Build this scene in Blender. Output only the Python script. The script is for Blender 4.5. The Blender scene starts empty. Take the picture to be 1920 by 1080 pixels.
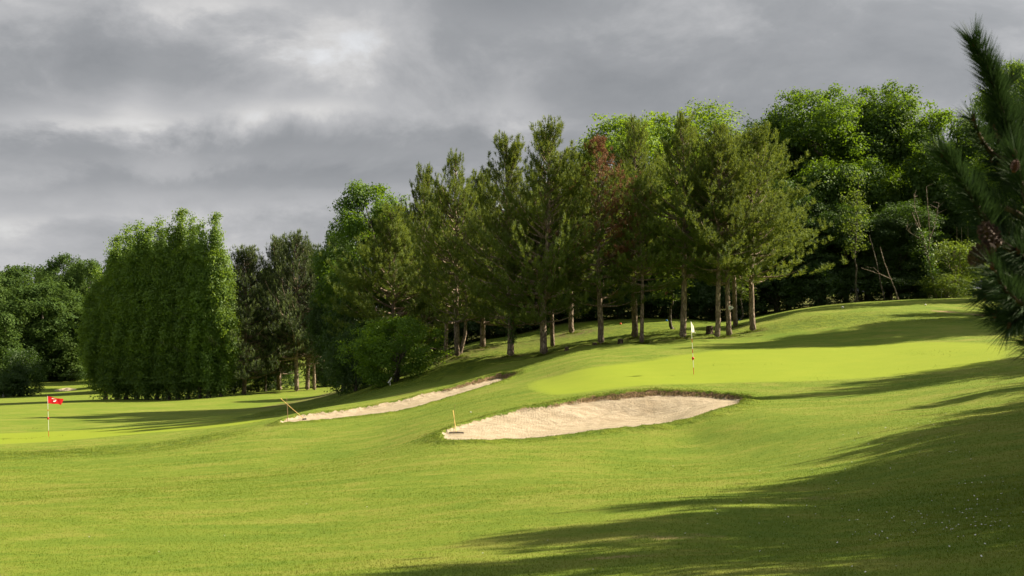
import bpy, math, random
import numpy as np
from mathutils import Vector

# ------------------------------------------------------------------ camera, sky, sun, exposure
F = 2400.0                      # focal length in photo pixels (1920 wide) = 45 mm
HORIZON = 630.0
PITCH = math.atan((HORIZON - 540.0) / F)
SUN_AZ, SUN_EL = 18.0, 37.0     # degrees; azimuth counted from +X towards +Y
scene = bpy.context.scene
C = scene.collection

cam_d = bpy.data.cameras.new('camera')
cam = bpy.data.objects.new('camera', cam_d)
C.objects.link(cam)
cam.location = (0, 0, 0)
cam.rotation_euler = (math.pi / 2 + PITCH, 0, 0)
cam_d.sensor_width = 36.0
cam_d.lens = 36.0 * F / 1920.0
cam_d.clip_start = 0.1
cam_d.clip_end = 6000
cam_d.dof.use_dof = True
cam_d.dof.focus_distance = 55.0
cam_d.dof.aperture_fstop = 8.0
scene.camera = cam

world = bpy.data.worlds.new('World')
scene.world = world
world.use_nodes = True

sun_dir = Vector((math.cos(math.radians(SUN_AZ)) * math.cos(math.radians(SUN_EL)),
                  math.sin(math.radians(SUN_AZ)) * math.cos(math.radians(SUN_EL)),
                  math.sin(math.radians(SUN_EL))))
sd = bpy.data.lights.new('sun', 'SUN')
sd.energy = 4.7
sd.angle = math.radians(0.5)
sd.color = (1.0, 0.87, 0.66)
sun = bpy.data.objects.new('sun', sd)
C.objects.link(sun)
sun.rotation_euler = sun_dir.to_track_quat('Z', 'Y').to_euler()
sun.location = (60, 20, 40)

vs = scene.view_settings
vs.view_transform = 'Standard'
vs.look = 'None'
vs.exposure = 1.50
vs.gamma = 1.0
scene.cycles.max_bounces = 5
scene.cycles.diffuse_bounces = 3
scene.cycles.glossy_bounces = 1
scene.cycles.transmission_bounces = 3
scene.cycles.transparent_max_bounces = 4
scene.cycles.caustics_reflective = False
scene.cycles.caustics_refractive = False


class NT:
    """small helper to write node trees"""
    def __init__(self, nt):
        self.nt = nt

    def n(self, typ, **kw):
        nd = self.nt.nodes.new(typ)
        ins = kw.pop('ins', {})
        for k, v in kw.items():
            setattr(nd, k, v)
        for k, v in ins.items():
            self.put(nd.inputs[k], v)
        return nd

    def put(self, sock, v):
        if isinstance(v, bpy.types.NodeSocket):
            self.nt.links.new(v, sock)
        elif isinstance(v, bpy.types.Node):
            self.nt.links.new(v.outputs[0], sock)
        else:
            if sock.type == 'RGBA' and not isinstance(v, float) and len(v) == 3:
                v = (*v, 1)
            sock.default_value = v

    def m(self, op, a, b=0.0, c=0.0, clamp=False):
        nd = self.nt.nodes.new('ShaderNodeMath')
        nd.operation = op
        nd.use_clamp = clamp
        for i, v in enumerate((a, b, c)):
            self.put(nd.inputs[i], v)
        return nd.outputs[0]

    def mix(self, fac, a, b, blend='MIX'):
        nd = self.nt.nodes.new('ShaderNodeMix')
        nd.data_type = 'RGBA'
        nd.blend_type = blend
        self.put(nd.inputs[0], fac)
        self.put(nd.inputs[6], a)
        self.put(nd.inputs[7], b)
        return nd.outputs[2]

    def sstep(self, v, lo, hi, a=0.0, b=1.0):
        nd = self.nt.nodes.new('ShaderNodeMapRange')
        nd.interpolation_type = 'SMOOTHSTEP'
        self.put(nd.inputs[0], v)
        for i, x in zip((1, 2, 3, 4), (lo, hi, a, b)):
            self.put(nd.inputs[i], x)
        return nd.outputs[0]

    def noise(self, vec, scale, detail=3.0, rough=0.55, dist=0.0):
        nd = self.nt.nodes.new('ShaderNodeTexNoise')
        self.put(nd.inputs['Vector'], vec)
        nd.inputs['Scale'].default_value = scale
        nd.inputs['Detail'].default_value = detail
        nd.inputs['Roughness'].default_value = rough
        nd.inputs['Distortion'].default_value = dist
        return nd.outputs[0]

    def scaled(self, vec, s, off=(0, 0, 0)):
        nd = self.nt.nodes.new('ShaderNodeMapping')
        self.put(nd.inputs[0], vec)
        nd.inputs['Scale'].default_value = s
        nd.inputs['Location'].default_value = off
        return nd.outputs[0]


def build_world():
    nt = world.node_tree
    nt.nodes.clear()
    N = NT(nt)
    tc = N.n('ShaderNodeTexCoord').outputs['Generated']
    sky = N.n('ShaderNodeTexSky', sky_type='NISHITA')
    sky.sun_disc = False
    sky.sun_elevation = math.radians(SUN_EL)
    sky.sun_rotation = math.radians(90 - SUN_AZ)
    sky.air_density = 1.0
    sky.dust_density = 2.0
    sp = N.n('ShaderNodeSeparateXYZ', ins={0: tc})
    x, y, z = sp.outputs[0], sp.outputs[1], sp.outputs[2]
    big = N.noise(N.scaled(tc, (1.0, 1.0, 2.6), (3.1, 1.7, .4)), 4.2, 6.0, 0.55, 0.25)
    fine = N.noise(N.scaled(tc, (1.0, 1.0, 1.7), (1.0, 5.2, 3)), 7.5, 9.0, 0.60, 0.3)
    # thin and thick places of the cloud cover, by direction in the sky
    ay = N.m('ADD', N.m('ABSOLUTE', y), 0.02)
    az, el = N.m('DIVIDE', x, ay), N.m('DIVIDE', z, ay)
    wob = N.m('MULTIPLY', N.m('SUBTRACT', fine, 0.5), 0.075)
    wob2 = N.m('MULTIPLY', N.m('SUBTRACT', big, 0.5), 0.075)
    az, el = N.m('ADD', az, wob2), N.m('ADD', el, wob)
    blobs = [(600, 120, 130, 90, .20), (560, 50, 230, 60, .16), (590, 207, 110, 22, .22), (220, 232, 230, 22, .22),
             (275, 190, 45, 60, .14), (960, 225, 70, 45, .28), (370, 10, 120, 30, .2), (700, 385, 260, 18, .16), (150, 15, 260, 40, .12), (300, 500, 700, 60, .10), (150, 405, 240, 14, .10), (640, 300, 300, 14, .06),
             (1130, 70, 160, 60, .06), (480, 90, 60, 30, -.1),
             (80, 150, 230, 45, -.20), (420, 285, 600, 26, -.20), (500, 345, 500, 14, -.15), (930, 25, 130, 30, -.22), (1560, 170, 420, 150, -.22), (800, 40, 60, 200, .08),
             (1100, 190, 130, 80, -.14), (480, 140, 90, 40, -.10), (800, 120, 80, 60, -.05)]
    acc = None
    for px, py, rx, ry, amt in blobs:
        a = N.m('DIVIDE', N.m('SUBTRACT', az, (px - 960) / F), rx / F)
        b = N.m('DIVIDE', N.m('SUBTRACT', el, (HORIZON - py) / F), ry / F)
        r2 = N.m('ADD', N.m('MULTIPLY', a, a), N.m('MULTIPLY', b, b))
        g = N.m('MULTIPLY', N.m('EXPONENT', N.m('MULTIPLY', r2, -0.7)), amt)
        acc = g if acc is None else N.m('ADD', acc, g)
    t = N.m('ADD', N.m('MULTIPLY', N.m('SUBTRACT', big, 0.5), 0.65), N.m('MULTIPLY', N.m('SUBTRACT', fine, 0.5), 1.25))
    t = N.m('ADD', N.m('ADD', t, 0.54), acc)
    ramp = N.n('ShaderNodeValToRGB', ins={0: t})
    cr = ramp.color_ramp
    cr.elements[0].position, cr.elements[0].color = 0.0, (.88, .93, 1.00, 1)
    cr.elements[1].position, cr.elements[1].color = 1.0, (2.75, 2.70, 2.65, 1)
    e = cr.elements.new(.42)
    e.color = (1.22, 1.26, 1.325, 1)
    e = cr.elements.new(.70)
    e.color = (1.75, 1.765, 1.815, 1)
    gap = N.sstep(N.m('ADD', t, N.m('MULTIPLY', N.m('SUBTRACT', fine, 0.5), 1.2)), 0.9, 1.2, 0.0, 0.09)
    col = N.mix(gap, ramp.outputs[0], sky.outputs[0])
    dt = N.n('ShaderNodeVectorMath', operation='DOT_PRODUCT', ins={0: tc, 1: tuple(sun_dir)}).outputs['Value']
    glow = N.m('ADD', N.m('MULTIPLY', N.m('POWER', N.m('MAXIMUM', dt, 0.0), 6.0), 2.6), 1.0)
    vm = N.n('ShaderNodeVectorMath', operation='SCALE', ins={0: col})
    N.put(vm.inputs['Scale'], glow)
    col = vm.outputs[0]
    low = N.sstep(z, -0.06, -0.005)
    col = N.mix(low, (0.5, 0.55, 0.4), col)
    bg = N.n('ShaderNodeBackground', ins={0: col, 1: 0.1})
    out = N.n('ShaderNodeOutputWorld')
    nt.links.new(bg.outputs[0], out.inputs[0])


build_world()

# ------------------------------------------------------------------ helpers
cp, spn = math.cos(PITCH), math.sin(PITCH)


def P(px, py, d):
    """the point seen at photo pixel (px, py) that stands d metres ahead"""
    u, v = (px - 960.0) / F, (540.0 - py) / F
    k = d / (cp - v * spn)
    return np.array((u * k, d, (spn + v * cp) * k))


def noise2(x, y, seed=0):
    """cheap smooth value noise, about -1..1"""
    r = np.random.RandomState(seed)
    out = 0
    for i in range(5):
        a = r.uniform(0, 6.28)
        f = r.uniform(.6, 1.5)
        out = out + np.sin((x * math.cos(a) + y * math.sin(a)) * f + r.uniform(0, 6.28) + 1.3 * np.sin((y * math.cos(a) - x * math.sin(a)) * f * .7 + r.uniform(0, 6)))
    return out / 3.0


class MB:
    """collects geometry, links it as ONE mesh"""
    def __init__(self):
        self.v, self.f, self.n = [], [], 0

    def add(self, v, f, mat=0):
        v = np.asarray(v, dtype=np.float32).reshape(-1, 3)
        f = np.asarray(f, dtype=np.int32)
        if len(v) == 0:
            return
        self.v.append(v)
        self.f.append((f + self.n, mat))
        self.n += len(v)

    def tube(self, pts, rad, seg=8, cap=True, mat=0):
        pts = np.asarray(pts, float)
        n = len(pts)
        rad = np.broadcast_to(np.asarray(rad, float), (n,))
        tan = np.gradient(pts, axis=0)
        tan /= np.linalg.norm(tan, axis=1)[:, None] + 1e-9
        ref = np.array((0.0, 0, 1)) if abs(tan[0, 2]) < .9 else np.array((1.0, 0, 0))
        a = np.cross(tan, ref)
        a /= np.linalg.norm(a, axis=1)[:, None] + 1e-9
        b = np.cross(tan, a)
        ang = np.linspace(0, 2 * np.pi, seg, endpoint=False)
        ring = np.cos(ang)[None, :, None] * a[:, None] + np.sin(ang)[None, :, None] * b[:, None]
        v = pts[:, None] + ring * rad[:, None, None]
        i, j = np.meshgrid(np.arange(n - 1), np.arange(seg), indexing='ij')
        j2 = (j + 1) % seg
        f = np.stack((i * seg + j, i * seg + j2, (i + 1) * seg + j2, (i + 1) * seg + j), -1).reshape(-1, 4)
        self.add(v.reshape(-1, 3), f, mat)
        if cap:
            for k, flip in ((0, 0), (n - 1, 1)):
                vv = np.vstack((v[k], pts[k]))
                jj = np.arange(seg)
                ff = np.stack((jj, (jj + 1) % seg, np.full(seg, seg)), -1)
                self.add(vv, ff[:, ::-1] if flip else ff, mat)

    def mesh(self, name, mats, smooth=False):
        me = bpy.data.meshes.new(name)
        V = np.vstack(self.v) if self.v else np.zeros((0, 3), np.float32)
        me.vertices.add(len(V))
        me.vertices.foreach_set('co', V.ravel())
        loops = np.concatenate([f.ravel() for f, _ in self.f])
        sizes = np.concatenate([np.full(len(f), f.shape[1], np.int32) for f, _ in self.f])
        matx = np.concatenate([np.full(len(f), m, np.int32) for f, m in self.f])
        starts = np.concatenate(([0], np.cumsum(sizes)[:-1])).astype(np.int32)
        me.loops.add(len(loops))
        me.loops.foreach_set('vertex_index', loops.astype(np.int32))
        me.polygons.add(len(sizes))
        me.polygons.foreach_set('loop_start', starts)
        me.polygons.foreach_set('loop_total', sizes)
        me.polygons.foreach_set('material_index', matx)
        me.polygons.foreach_set('use_smooth', np.full(len(sizes), smooth))
        for m in mats if isinstance(mats, (list, tuple)) else [mats]:
            me.materials.append(m)
        me.update(calc_edges=True)
        me.validate()
        return me


def link(name, me, parent=None):
    o = bpy.data.objects.new(name, me)
    C.objects.link(o)
    if parent:
        o.parent = parent
    return o


def tag(o, label=None, cat=None, group=None, kind=None):
    if label:
        o['label'] = label
    if cat:
        o['category'] = cat
    if group:
        o['group'] = group
    if kind:
        o['kind'] = kind
    return o


def unit(v):
    return v / (np.linalg.norm(v, axis=-1, keepdims=True) + 1e-9)


# ------------------------------------------------------------------ materials
def new_mat(name):
    m = bpy.data.materials.new(name)
    m.use_nodes = True
    m.node_tree.nodes.clear()
    return m, NT(m.node_tree)


def finish(m, N, shader, disp=None):
    out = N.n('ShaderNodeOutputMaterial')
    m.node_tree.links.new(shader, out.inputs[0])


def leaf_mat(name, c1, c2, tr, tfac=.4, gloss=.03, clump=.45):
    """leaves: diffuse + light through the leaf + a little shine; each leaf its own tint"""
    m, N = new_mat(name)
    geo = N.n('ShaderNodeNewGeometry')
    oi = N.n('ShaderNodeObjectInfo')
    tc = N.n('ShaderNodeTexCoord')
    r = geo.outputs['Random Per Island']
    nz = N.noise(tc.outputs['Object'], clump, 2.0)
    f = N.m('ADD', N.m('MULTIPLY', r, .45), N.sstep(nz, .35, .65, 0, .55))
    col = N.mix(f, c1, c2)
    v = N.m('ADD', N.m('MULTIPLY', oi.outputs['Random'], .3), .85)
    hs = N.n('ShaderNodeHueSaturation', ins={'Color': col, 'Value': v})
    hs.inputs['Hue'].default_value = .5
    tcol = N.mix(f, tuple(k * .75 for k in tr), tr)
    d = N.n('ShaderNodeBsdfDiffuse', ins={0: hs.outputs[0]})
    t = N.n('ShaderNodeBsdfTranslucent', ins={0: tcol})
    g = N.n('ShaderNodeBsdfGlossy', ins={0: (.5, .55, .45), 1: .6})
    ms = N.n('ShaderNodeMixShader', ins={0: tfac, 1: d.outputs[0], 2: t.outputs[0]})
    mg = N.n('ShaderNodeMixShader', ins={0: gloss, 1: ms.outputs[0], 2: g.outputs[0]})
    finish(m, N, mg.outputs[0])
    return m


def bark_mat(name, c1, c2, scale=1.0):
    m, N = new_mat(name)
    tc = N.n('ShaderNodeTexCoord').outputs['Object']
    st = N.scaled(tc, (9 * scale, 9 * scale, 2.2 * scale))
    vor = N.n('ShaderNodeTexVoronoi', feature='DISTANCE_TO_EDGE', ins={'Vector': N.mix(.12, st, N.n('ShaderNodeTexNoise', ins={'Vector': st}).outputs[1]), 'Scale': 1.0})
    nz = N.noise(tc, 3.0, 6.0, .65)
    cr = N.sstep(vor.outputs[0], 0.02, .22)
    f = N.m('MULTIPLY', N.sstep(nz, .3, .7), cr, clamp=True)
    col = N.mix(f, c1, c2)
    bp = N.n('ShaderNodeBump', ins={'Height': N.m('ADD', cr, nz), 'Strength': .9, 'Distance': .04})
    b = N.n('ShaderNodeBsdfPrincipled', ins={'Base Color': col, 'Roughness': .9, 'Normal': bp.outputs[0]})
    b.inputs['Specular IOR Level'].default_value = .15
    finish(m, N, b.outputs[0])
    return m


def plain_mat(name, col, rough=.6, var=.15, scale=20.0, spec=.3, trans=0.0):
    m, N = new_mat(name)
    tc = N.n('ShaderNodeTexCoord').outputs['Object']
    nz = N.noise(tc, scale, 4.0)
    c = N.mix(N.sstep(nz, .3, .7), tuple(k * (1 - var) for k in col), tuple(min(1, k * (1 + var * .4)) for k in col))
    b = N.n('ShaderNodeBsdfPrincipled', ins={'Base Color': c, 'Roughness': rough})
    b.inputs['Specular IOR Level'].default_value = spec
    sh = b.outputs[0]
    if trans:
        t = N.n('ShaderNodeBsdfTranslucent', ins={0: c})
        sh = N.n('ShaderNodeMixShader', ins={0: trans, 1: sh, 2: t.outputs[0]}).outputs[0]
    finish(m, N, sh)
    return m


def grass_colour(N, pos):
    """turf colour by place; blades and ground share it"""
    big = N.noise(N.scaled(pos, (1, 1, 0)), .11, 4.0, .6)
    str_ = N.noise(N.scaled(pos, (.55, 1.1, 0), (5, 9, 0)), .8, 5.0, .62, .4)
    med = N.noise(N.scaled(pos, (1, 1, 0), (2, 4, 0)), 3.2, 4.0, .65)
    f = N.m('ADD', N.m('MULTIPLY', big, .45), N.m('ADD', N.m('MULTIPLY', str_, .75), N.m('MULTIPLY', med, .35)))
    ramp = N.n('ShaderNodeValToRGB', ins={0: N.sstep(f, .55, 1.0)})
    cr = ramp.color_ramp
    cr.elements[0].position, cr.elements[0].color = 0.0, (.096, .158, .014, 1)
    cr.elements[1].position, cr.elements[1].color = 1.0, (.222, .225, .044, 1)
    e = cr.elements.new(.5)
    e.color = (.150, .196, .021, 1)
    return ramp.outputs[0], med


def attr(N, name):
    return N.n('ShaderNodeAttribute', attribute_name=name).outputs['Fac']


def ground_mat():
    m, N = new_mat('turf_and_sand')
    pos = N.n('ShaderNodeNewGeometry').outputs['Position']
    col, med = grass_colour(N, pos)
    fine = N.noise(N.scaled(pos, (1, 1, .3)), 22.0, 4.0, .7)
    vfine = N.noise(N.scaled(pos, (1, 1, .3)), 90.0, 2.0, .6)
    blot = N.noise(N.scaled(pos, (1, 1, .3), (8, 1, 3)), 1.7, 5.0, .68)
    grain = N.m('ADD', N.m('MULTIPLY', fine, .6), N.m('MULTIPLY', vfine, .4))
    col = N.mix(N.sstep(grain, .3, .7, .45, 0), col, (.05, .095, .004))
    # rough: deeper green with straw coloured stems
    rg = N.mix(N.sstep(blot, .35, .65), (.055, .10, .008), (.125, .165, .012))
    rg = N.mix(N.sstep(grain, .5, .75, 0, .5), rg, (.24, .21, .07))
    rough = attr(N, 'rough')
    rm = N.sstep(N.m('ADD', rough, N.m('MULTIPLY', N.m('SUBTRACT', blot, .5), 1.1)), .25, .75)
    col = N.mix(rm, col, rg)
    # putting greens
    gs = attr(N, 'sd_green')
    gcol = N.mix(N.noise(N.scaled(pos, (.7, 1.2, 0)), .9, 4.0, .6), (.150, .215, .012), (.225, .260, .020))
    gcol = N.mix(N.sstep(fine, .35, .7, .25, 0), gcol, (.12, .18, .01))
    gm = N.sstep(N.m('ADD', gs, N.m('MULTIPLY', N.m('SUBTRACT', blot, .5), .8)), -.45, .55)
    col = N.mix(gm, col, gcol)
    # straw and bare patches
    dry = attr(N, 'dry')
    dm = N.sstep(N.m('ADD', dry, N.m('MULTIPLY', N.m('SUBTRACT', blot, .5), 1.4)), .4, .9)
    col = N.mix(dm, col, N.mix(med, (.23, .17, .07), (.36, .25, .14)))
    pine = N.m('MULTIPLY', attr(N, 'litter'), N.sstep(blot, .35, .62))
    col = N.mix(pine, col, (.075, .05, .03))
    # sand
    ss = N.m('ADD', attr(N, 'sd_sand'), N.m('ADD', N.m('MULTIPLY', N.m('SUBTRACT', blot, .5), .22), N.m('MULTIPLY', N.m('SUBTRACT', fine, .5), .16)))
    sm = N.sstep(ss, -.015, .015)
    rk = N.n('ShaderNodeTexWave', wave_type='BANDS', ins={'Vector': N.scaled(pos, (1, .6, 0)), 'Scale': 3.2, 'Distortion': 9.0, 'Detail': 3.0})
    snz = N.noise(N.scaled(pos, (.8, 1.2, .5)), 3.5, 7.0, .72)
    scol = N.mix(N.sstep(snz, .3, .68), (.285, .23, .16), (.445, .37, .275))
    scol = N.mix(N.sstep(vfine, .4, .75, 0, .35), scol, (.27, .20, .13))
    scol = N.mix(N.sstep(N.noise(N.scaled(pos, (.5, .9, .4), (4, 4, 1)), .9, 4.0, .6), .52, .72, 0, .45), scol, (.27, .205, .135))
    lip = attr(N, 'lip')
    lm = N.sstep(N.m('SUBTRACT', N.m('ADD', lip, N.m('MULTIPLY', N.m('SUBTRACT', blot, .5), .5)), ss), -.04, .06)
    lcol = N.mix(N.sstep(fine, .35, .65), (.055, .035, .02), (.21, .135, .075))
    scol = N.mix(N.m('MULTIPLY', lm, N.sstep(lip, .02, .08)), scol, lcol)
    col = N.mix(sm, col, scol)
    h = N.m('ADD', N.m('MULTIPLY', fine, .5), N.m('MULTIPLY', blot, .5))
    ghs = N.m('ADD', N.m('MULTIPLY', grain, .035), N.m('MULTIPLY', N.m('MULTIPLY', blot, rm), .16))
    ghs = N.m('MULTIPLY', ghs, N.sstep(gm, 0, 1, 1.0, .35))
    shs = N.m('ADD', N.m('MULTIPLY', snz, .13), N.m('ADD', N.m('MULTIPLY', fine, .022), N.m('MULTIPLY', N.m('MULTIPLY', rk.outputs['Fac'], .006), N.sstep(lip, .14, .05))))
    hm = N.m('ADD', N.m('MULTIPLY', ghs, N.m('SUBTRACT', 1.0, sm)), N.m('MULTIPLY', shs, sm))
    bp = N.n('ShaderNodeBump', ins={'Height': hm, 'Strength': .8, 'Distance': 1.0})
    b = N.n('ShaderNodeBsdfPrincipled', ins={'Base Color': col, 'Roughness': .9, 'Normal': bp.outputs[0]})
    b.inputs['Specular IOR Level'].default_value = .08
    b.inputs['Sheen Weight'].default_value = .06
    b.inputs['Sheen Roughness'].default_value = .5
    b.inputs['Sheen Tint'].default_value = (.75, .9, .25, 1)
    finish(m, N, b.outputs[0])
    return m


def blade_mat(name, tint=None, amount=0.0):
    m, N = new_mat(name)
    geo = N.n('ShaderNodeNewGeometry')
    col, med = grass_colour(N, geo.outputs['Position'])
    r = geo.outputs['Random Per Island']
    col = N.mix(N.m('MULTIPLY', N.sstep(r, .0, 1.0), .35), col, (.075, .14, .008))
    col = N.mix(N.sstep(r, .88, .95, 0, .4), col, (.30, .25, .10))
    if tint:
        col = N.mix(N.m('MULTIPLY', N.sstep(r, .2, .8), amount), col, tint)
    d = N.n('ShaderNodeBsdfDiffuse', ins={0: col})
    t = N.n('ShaderNodeBsdfTranslucent', ins={0: col})
    ms = N.n('ShaderNodeMixShader', ins={0: .45, 1: d.outputs[0], 2: t.outputs[0]})
    finish(m, N, ms.outputs[0])
    return m


M = {
    'ground': ground_mat(),
    'blade': blade_mat('grass_blade'),
    'rough_blade': blade_mat('rough_blade', (.05, .09, .012), .7),
    'dry_blade': blade_mat('dry_blade', (.24, .17, .08), .9),
    'pine': leaf_mat('pine_needles', (.056, .108, .016), (.140, .192, .025), (.23, .28, .03), .42, .05, .5),
    'pine_far': leaf_mat('pine_needles_far', (.034, .058, .022), (.078, .105, .038), (.10, .13, .035), .32, .05, .4),
    'pine_candle': leaf_mat('pine_candles', (.13, .18, .055), (.22, .27, .09), (.18, .24, .05), .3, .05, .5),
    'dead': leaf_mat('dead_needles', (.19, .095, .055), (.31, .165, .095), (.28, .14, .075), .3, .02, .5),
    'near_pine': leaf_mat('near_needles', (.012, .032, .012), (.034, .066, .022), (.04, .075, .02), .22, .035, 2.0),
    'maple': leaf_mat('maple_leaves', (.034, .080, .009), (.080, .155, .013), (.20, .33, .012), .42, .06, .35),
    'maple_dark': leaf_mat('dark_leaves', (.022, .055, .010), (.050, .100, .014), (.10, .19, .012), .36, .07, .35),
    'ash': leaf_mat('ash_leaves', (.060, .130, .010), (.120, .200, .016), (.28, .42, .018), .45, .05, .4),
    'poplar': leaf_mat('poplar_leaves', (.072, .145, .020), (.140, .225, .034), (.28, .41, .034), .42, .06, .3),
    'bush': leaf_mat('bush_leaves', (.070, .155, .010), (.140, .250, .016), (.26, .42, .014), .4, .06, .9),
    'ivy': leaf_mat('ivy_leaves', (.03, .07, .008), (.08, .15, .015), (.14, .25, .01), .3, .12, 1.5),
    'yellow': leaf_mat('pale_leaves', (.065, .115, .014), (.13, .185, .022), (.22, .31, .025), .4, .06, .8),
    'far': leaf_mat('far_leaves', (.042, .082, .022), (.090, .140, .034), (.12, .20, .03), .33, .01, .25),
    'bark': bark_mat('pine_bark', (.16, .12, .09), (.52, .41, .32)),
    'bark_grey': bark_mat('grey_bark', (.07, .06, .045), (.24, .21, .17)),
    'pale_wood': bark_mat('pale_stem', (.22, .17, .12), (.48, .42, .34), 2.0),
    'stump_side': bark_mat('stump_bark', (.05, .035, .025), (.20, .14, .10), 1.4),
    'stump_top': plain_mat('cut_wood', (.52, .40, .26), .8, .3, 14),
    'white': plain_mat('white_paint', (.80, .80, .78), .45, .06),
    'red': plain_mat('red_paint', (.62, .03, .03), .4, .1),
    'blue': plain_mat('blue_paint', (.03, .20, .55), .4, .1),
    'orange': plain_mat('orange_paint', (.62, .09, .03), .4, .1),
    'red_cloth': plain_mat('red_cloth', (.46, .010, .016), .8, .12, 6, .1, .3),
    'white_cloth': plain_mat('white_cloth', (.82, .80, .76), .8, .06, 6, .1, .3),
    'pink': plain_mat('faded_print', (.80, .60, .57), .8, .1),
    'yellow_wood': plain_mat('yellow_handle', (.62, .42, .11), .5, .2, 8),
    'brown_wood': plain_mat('brown_stake', (.30, .19, .10), .7, .2, 8),
    'black': plain_mat('black_plastic', (.02, .02, .022), .5, .2),
    'sign': plain_mat('sign_board', (.82, .81, .76), .6, .15, 9),
    'sign_ink': plain_mat('sign_print', (.05, .10, .10), .6, .2),
    'cone': plain_mat('cone_scale', (.075, .045, .032), .8, .5, 60),
    'bud': plain_mat('brown_bud', (.10, .04, .024), .8, .4, 60),
    'daisy': plain_mat('daisy_petals', (.82, .82, .80), .8, .05),
    'grey_metal': plain_mat('teal_board', (.12, .22, .24), .6, .2),
}

# ------------------------------------------------------------------ terrain
CTRL = [  # photo pixel and distance of points read off the ground
    (1300, 1080, 13), (1300, 950, 20), (1300, 822, 37), (1300, 772, 40), (1300, 735, 46), (1300, 702, 53), (1300, 660, 62), (1300, 641, 68),
    (1300, 624, 77), (1300, 601, 94), (1300, 600, 100), (960, 1080, 14), (960, 950, 22), (960, 880, 29.5), (960, 838, 35.5), (985, 821, 38),
    (640, 1080, 14.5), (640, 950, 24), (640, 870, 36), (640, 805, 50), (300, 1080, 15), (300, 950, 25), (300, 885, 38), (300, 836, 54), (300, 815, 62),
    (300, 795, 74), (300, 775, 98), (0, 1080, 15.5), (0, 960, 25), (0, 878, 42), (0, 858, 50), (0, 836, 60), (0, 815, 71), (0, 797, 82), (0, 770, 110),
    (160, 755, 140), (330, 750, 148), (455, 740, 150), (560, 733, 152), (630, 731, 150), (420, 800, 62), (420, 775, 92), (500, 760, 110),
    (520, 792, 56), (640, 775, 58), (760, 765, 57), (850, 738, 60), (920, 715, 62.5), (968, 700, 64), (580, 770, 61), (700, 757, 62), (800, 735, 63.5), (880, 714, 65), (930, 700, 66),
    (600, 768, 72), (700, 742, 72), (800, 716, 72), (880, 697, 74), (660, 735, 85), (740, 706, 84), (800, 692, 82), (860, 669, 81), (900, 684, 75),
    (957, 670, 77), (1020, 666, 74), (1072, 625, 90), (940, 640, 92), (1060, 606, 100), (1127, 647, 74), (1202, 645, 73), (1190, 636, 77), (1280, 635, 73),
    (1345, 634, 72), (1368, 633, 72), (1410, 622, 75), (1378, 612, 82), (1163, 646, 73), (1064, 656, 73), (1200, 603, 94), (1385, 601, 94), (1330, 626, 75),
    (990, 690, 64.5), (1040, 664, 69), (1100, 649, 71), (1180, 643, 70),
    (1000, 738, 49), (1100, 703, 54), (1200, 682, 58), (1450, 702, 52), (1020, 712, 57), (860, 775, 46.5), (900, 752, 50), (780, 800, 45), (720, 832, 42), (830, 816, 39.5), (1080, 748, 46),
    (1390, 748, 44), (1200, 797, 39), (1440, 780, 38),
    (1420, 608, 78), (1500, 586, 80), (1600, 575.5, 81), (1740, 571.5, 82), (1850, 568, 83), (1600, 568, 100), (1850, 556, 102), (1450, 585, 104), (1700, 563, 104),
    (1500, 607, 75), (1600, 600, 74), (1600, 632, 67), (1600, 660, 60), (1600, 700, 52), (1600, 740, 44), (1600, 800, 34), (1600, 900, 23.5), (1600, 1010, 16.5),
    (1800, 585, 78), (1800, 612, 70), (1800, 645, 61), (1800, 700, 49), (1800, 755, 38), (1800, 850, 24.5), (1800, 1000, 15), (1890, 655, 56), (1900, 800, 28), (1900, 735, 38),
    (1860, 575, 82), (1400, 660, 61), (1500, 645, 64),
    # far left
    (0, 746, 200), (60, 742, 210), (120, 733, 245), (110, 708, 300), (180, 722, 260), (0, 704, 320), (600, 700, 260), (400, 715, 240), (-300, 745, 200), (-300, 790, 90), (-300, 860, 50), (-400, 1000, 22),
    (600, 640, 500), (-200, 650, 500), (0, 640, 900), (960, 600, 200), (960, 590, 500), (1500, 560, 200), (1500, 560, 500), (1900, 540, 200), (1900, 545, 500), (2600, 540, 200), (960, 610, 900),
]
CP = np.array([P(*c) for c in CTRL])
EXTRA = np.array([(0, 0, -1.72), (-6, 0, -1.95), (6, 0, -1.6), (0, 6, -2.0), (-10, 7, -2.4), (8, 7, -1.75), (0, -20, -1.2), (-25, -10, -2.4), (25, -10, -.8),
                  (18, 15, -1.6), (24, 26, -1.4), (30, 36, -1.0), (36, 48, -.3), (40, 62, .6), (45, 80, 2.2), (60, 100, 3.0), (70, 50, .8), (60, 20, -.3),
                  (-40, 20, -4.0), (-120, 20, -7), (-120, 100, -8.5), (200, 0, 2), (200, 150, 8), (0, -150, 0), (-200, -100, -5), (200, -100, 3), (-800, 200, -14), (900, 300, 20), (0, -900, 0), (-800, -800, -8), (800, -800, 6), (-900, 1800, 0), (900, 1800, 30), (0, 2400, 20)])
CP = np.vstack((CP, EXTRA))


def warp(x, y):
    return np.arcsinh(np.asarray(x) / 14.0), np.arcsinh(np.asarray(y) / 14.0)


def tps_fit(pts, lam=2e-4):
    u = np.stack(warp(pts[:, 0], pts[:, 1]), -1)
    n = len(u)
    d = np.linalg.norm(u[:, None] - u[None], axis=-1)
    K = d ** 2 * np.log(d + 1e-9)
    A = np.zeros((n + 3, n + 3))
    A[:n, :n] = K + lam * np.eye(n)
    A[:n, n] = 1
    A[:n, n + 1:] = u
    A[n:, :n] = A[:n, n:].T
    w = np.linalg.solve(A, np.concatenate((pts[:, 2], np.zeros(3))))
    return u, w


TU, TW = tps_fit(CP)


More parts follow.
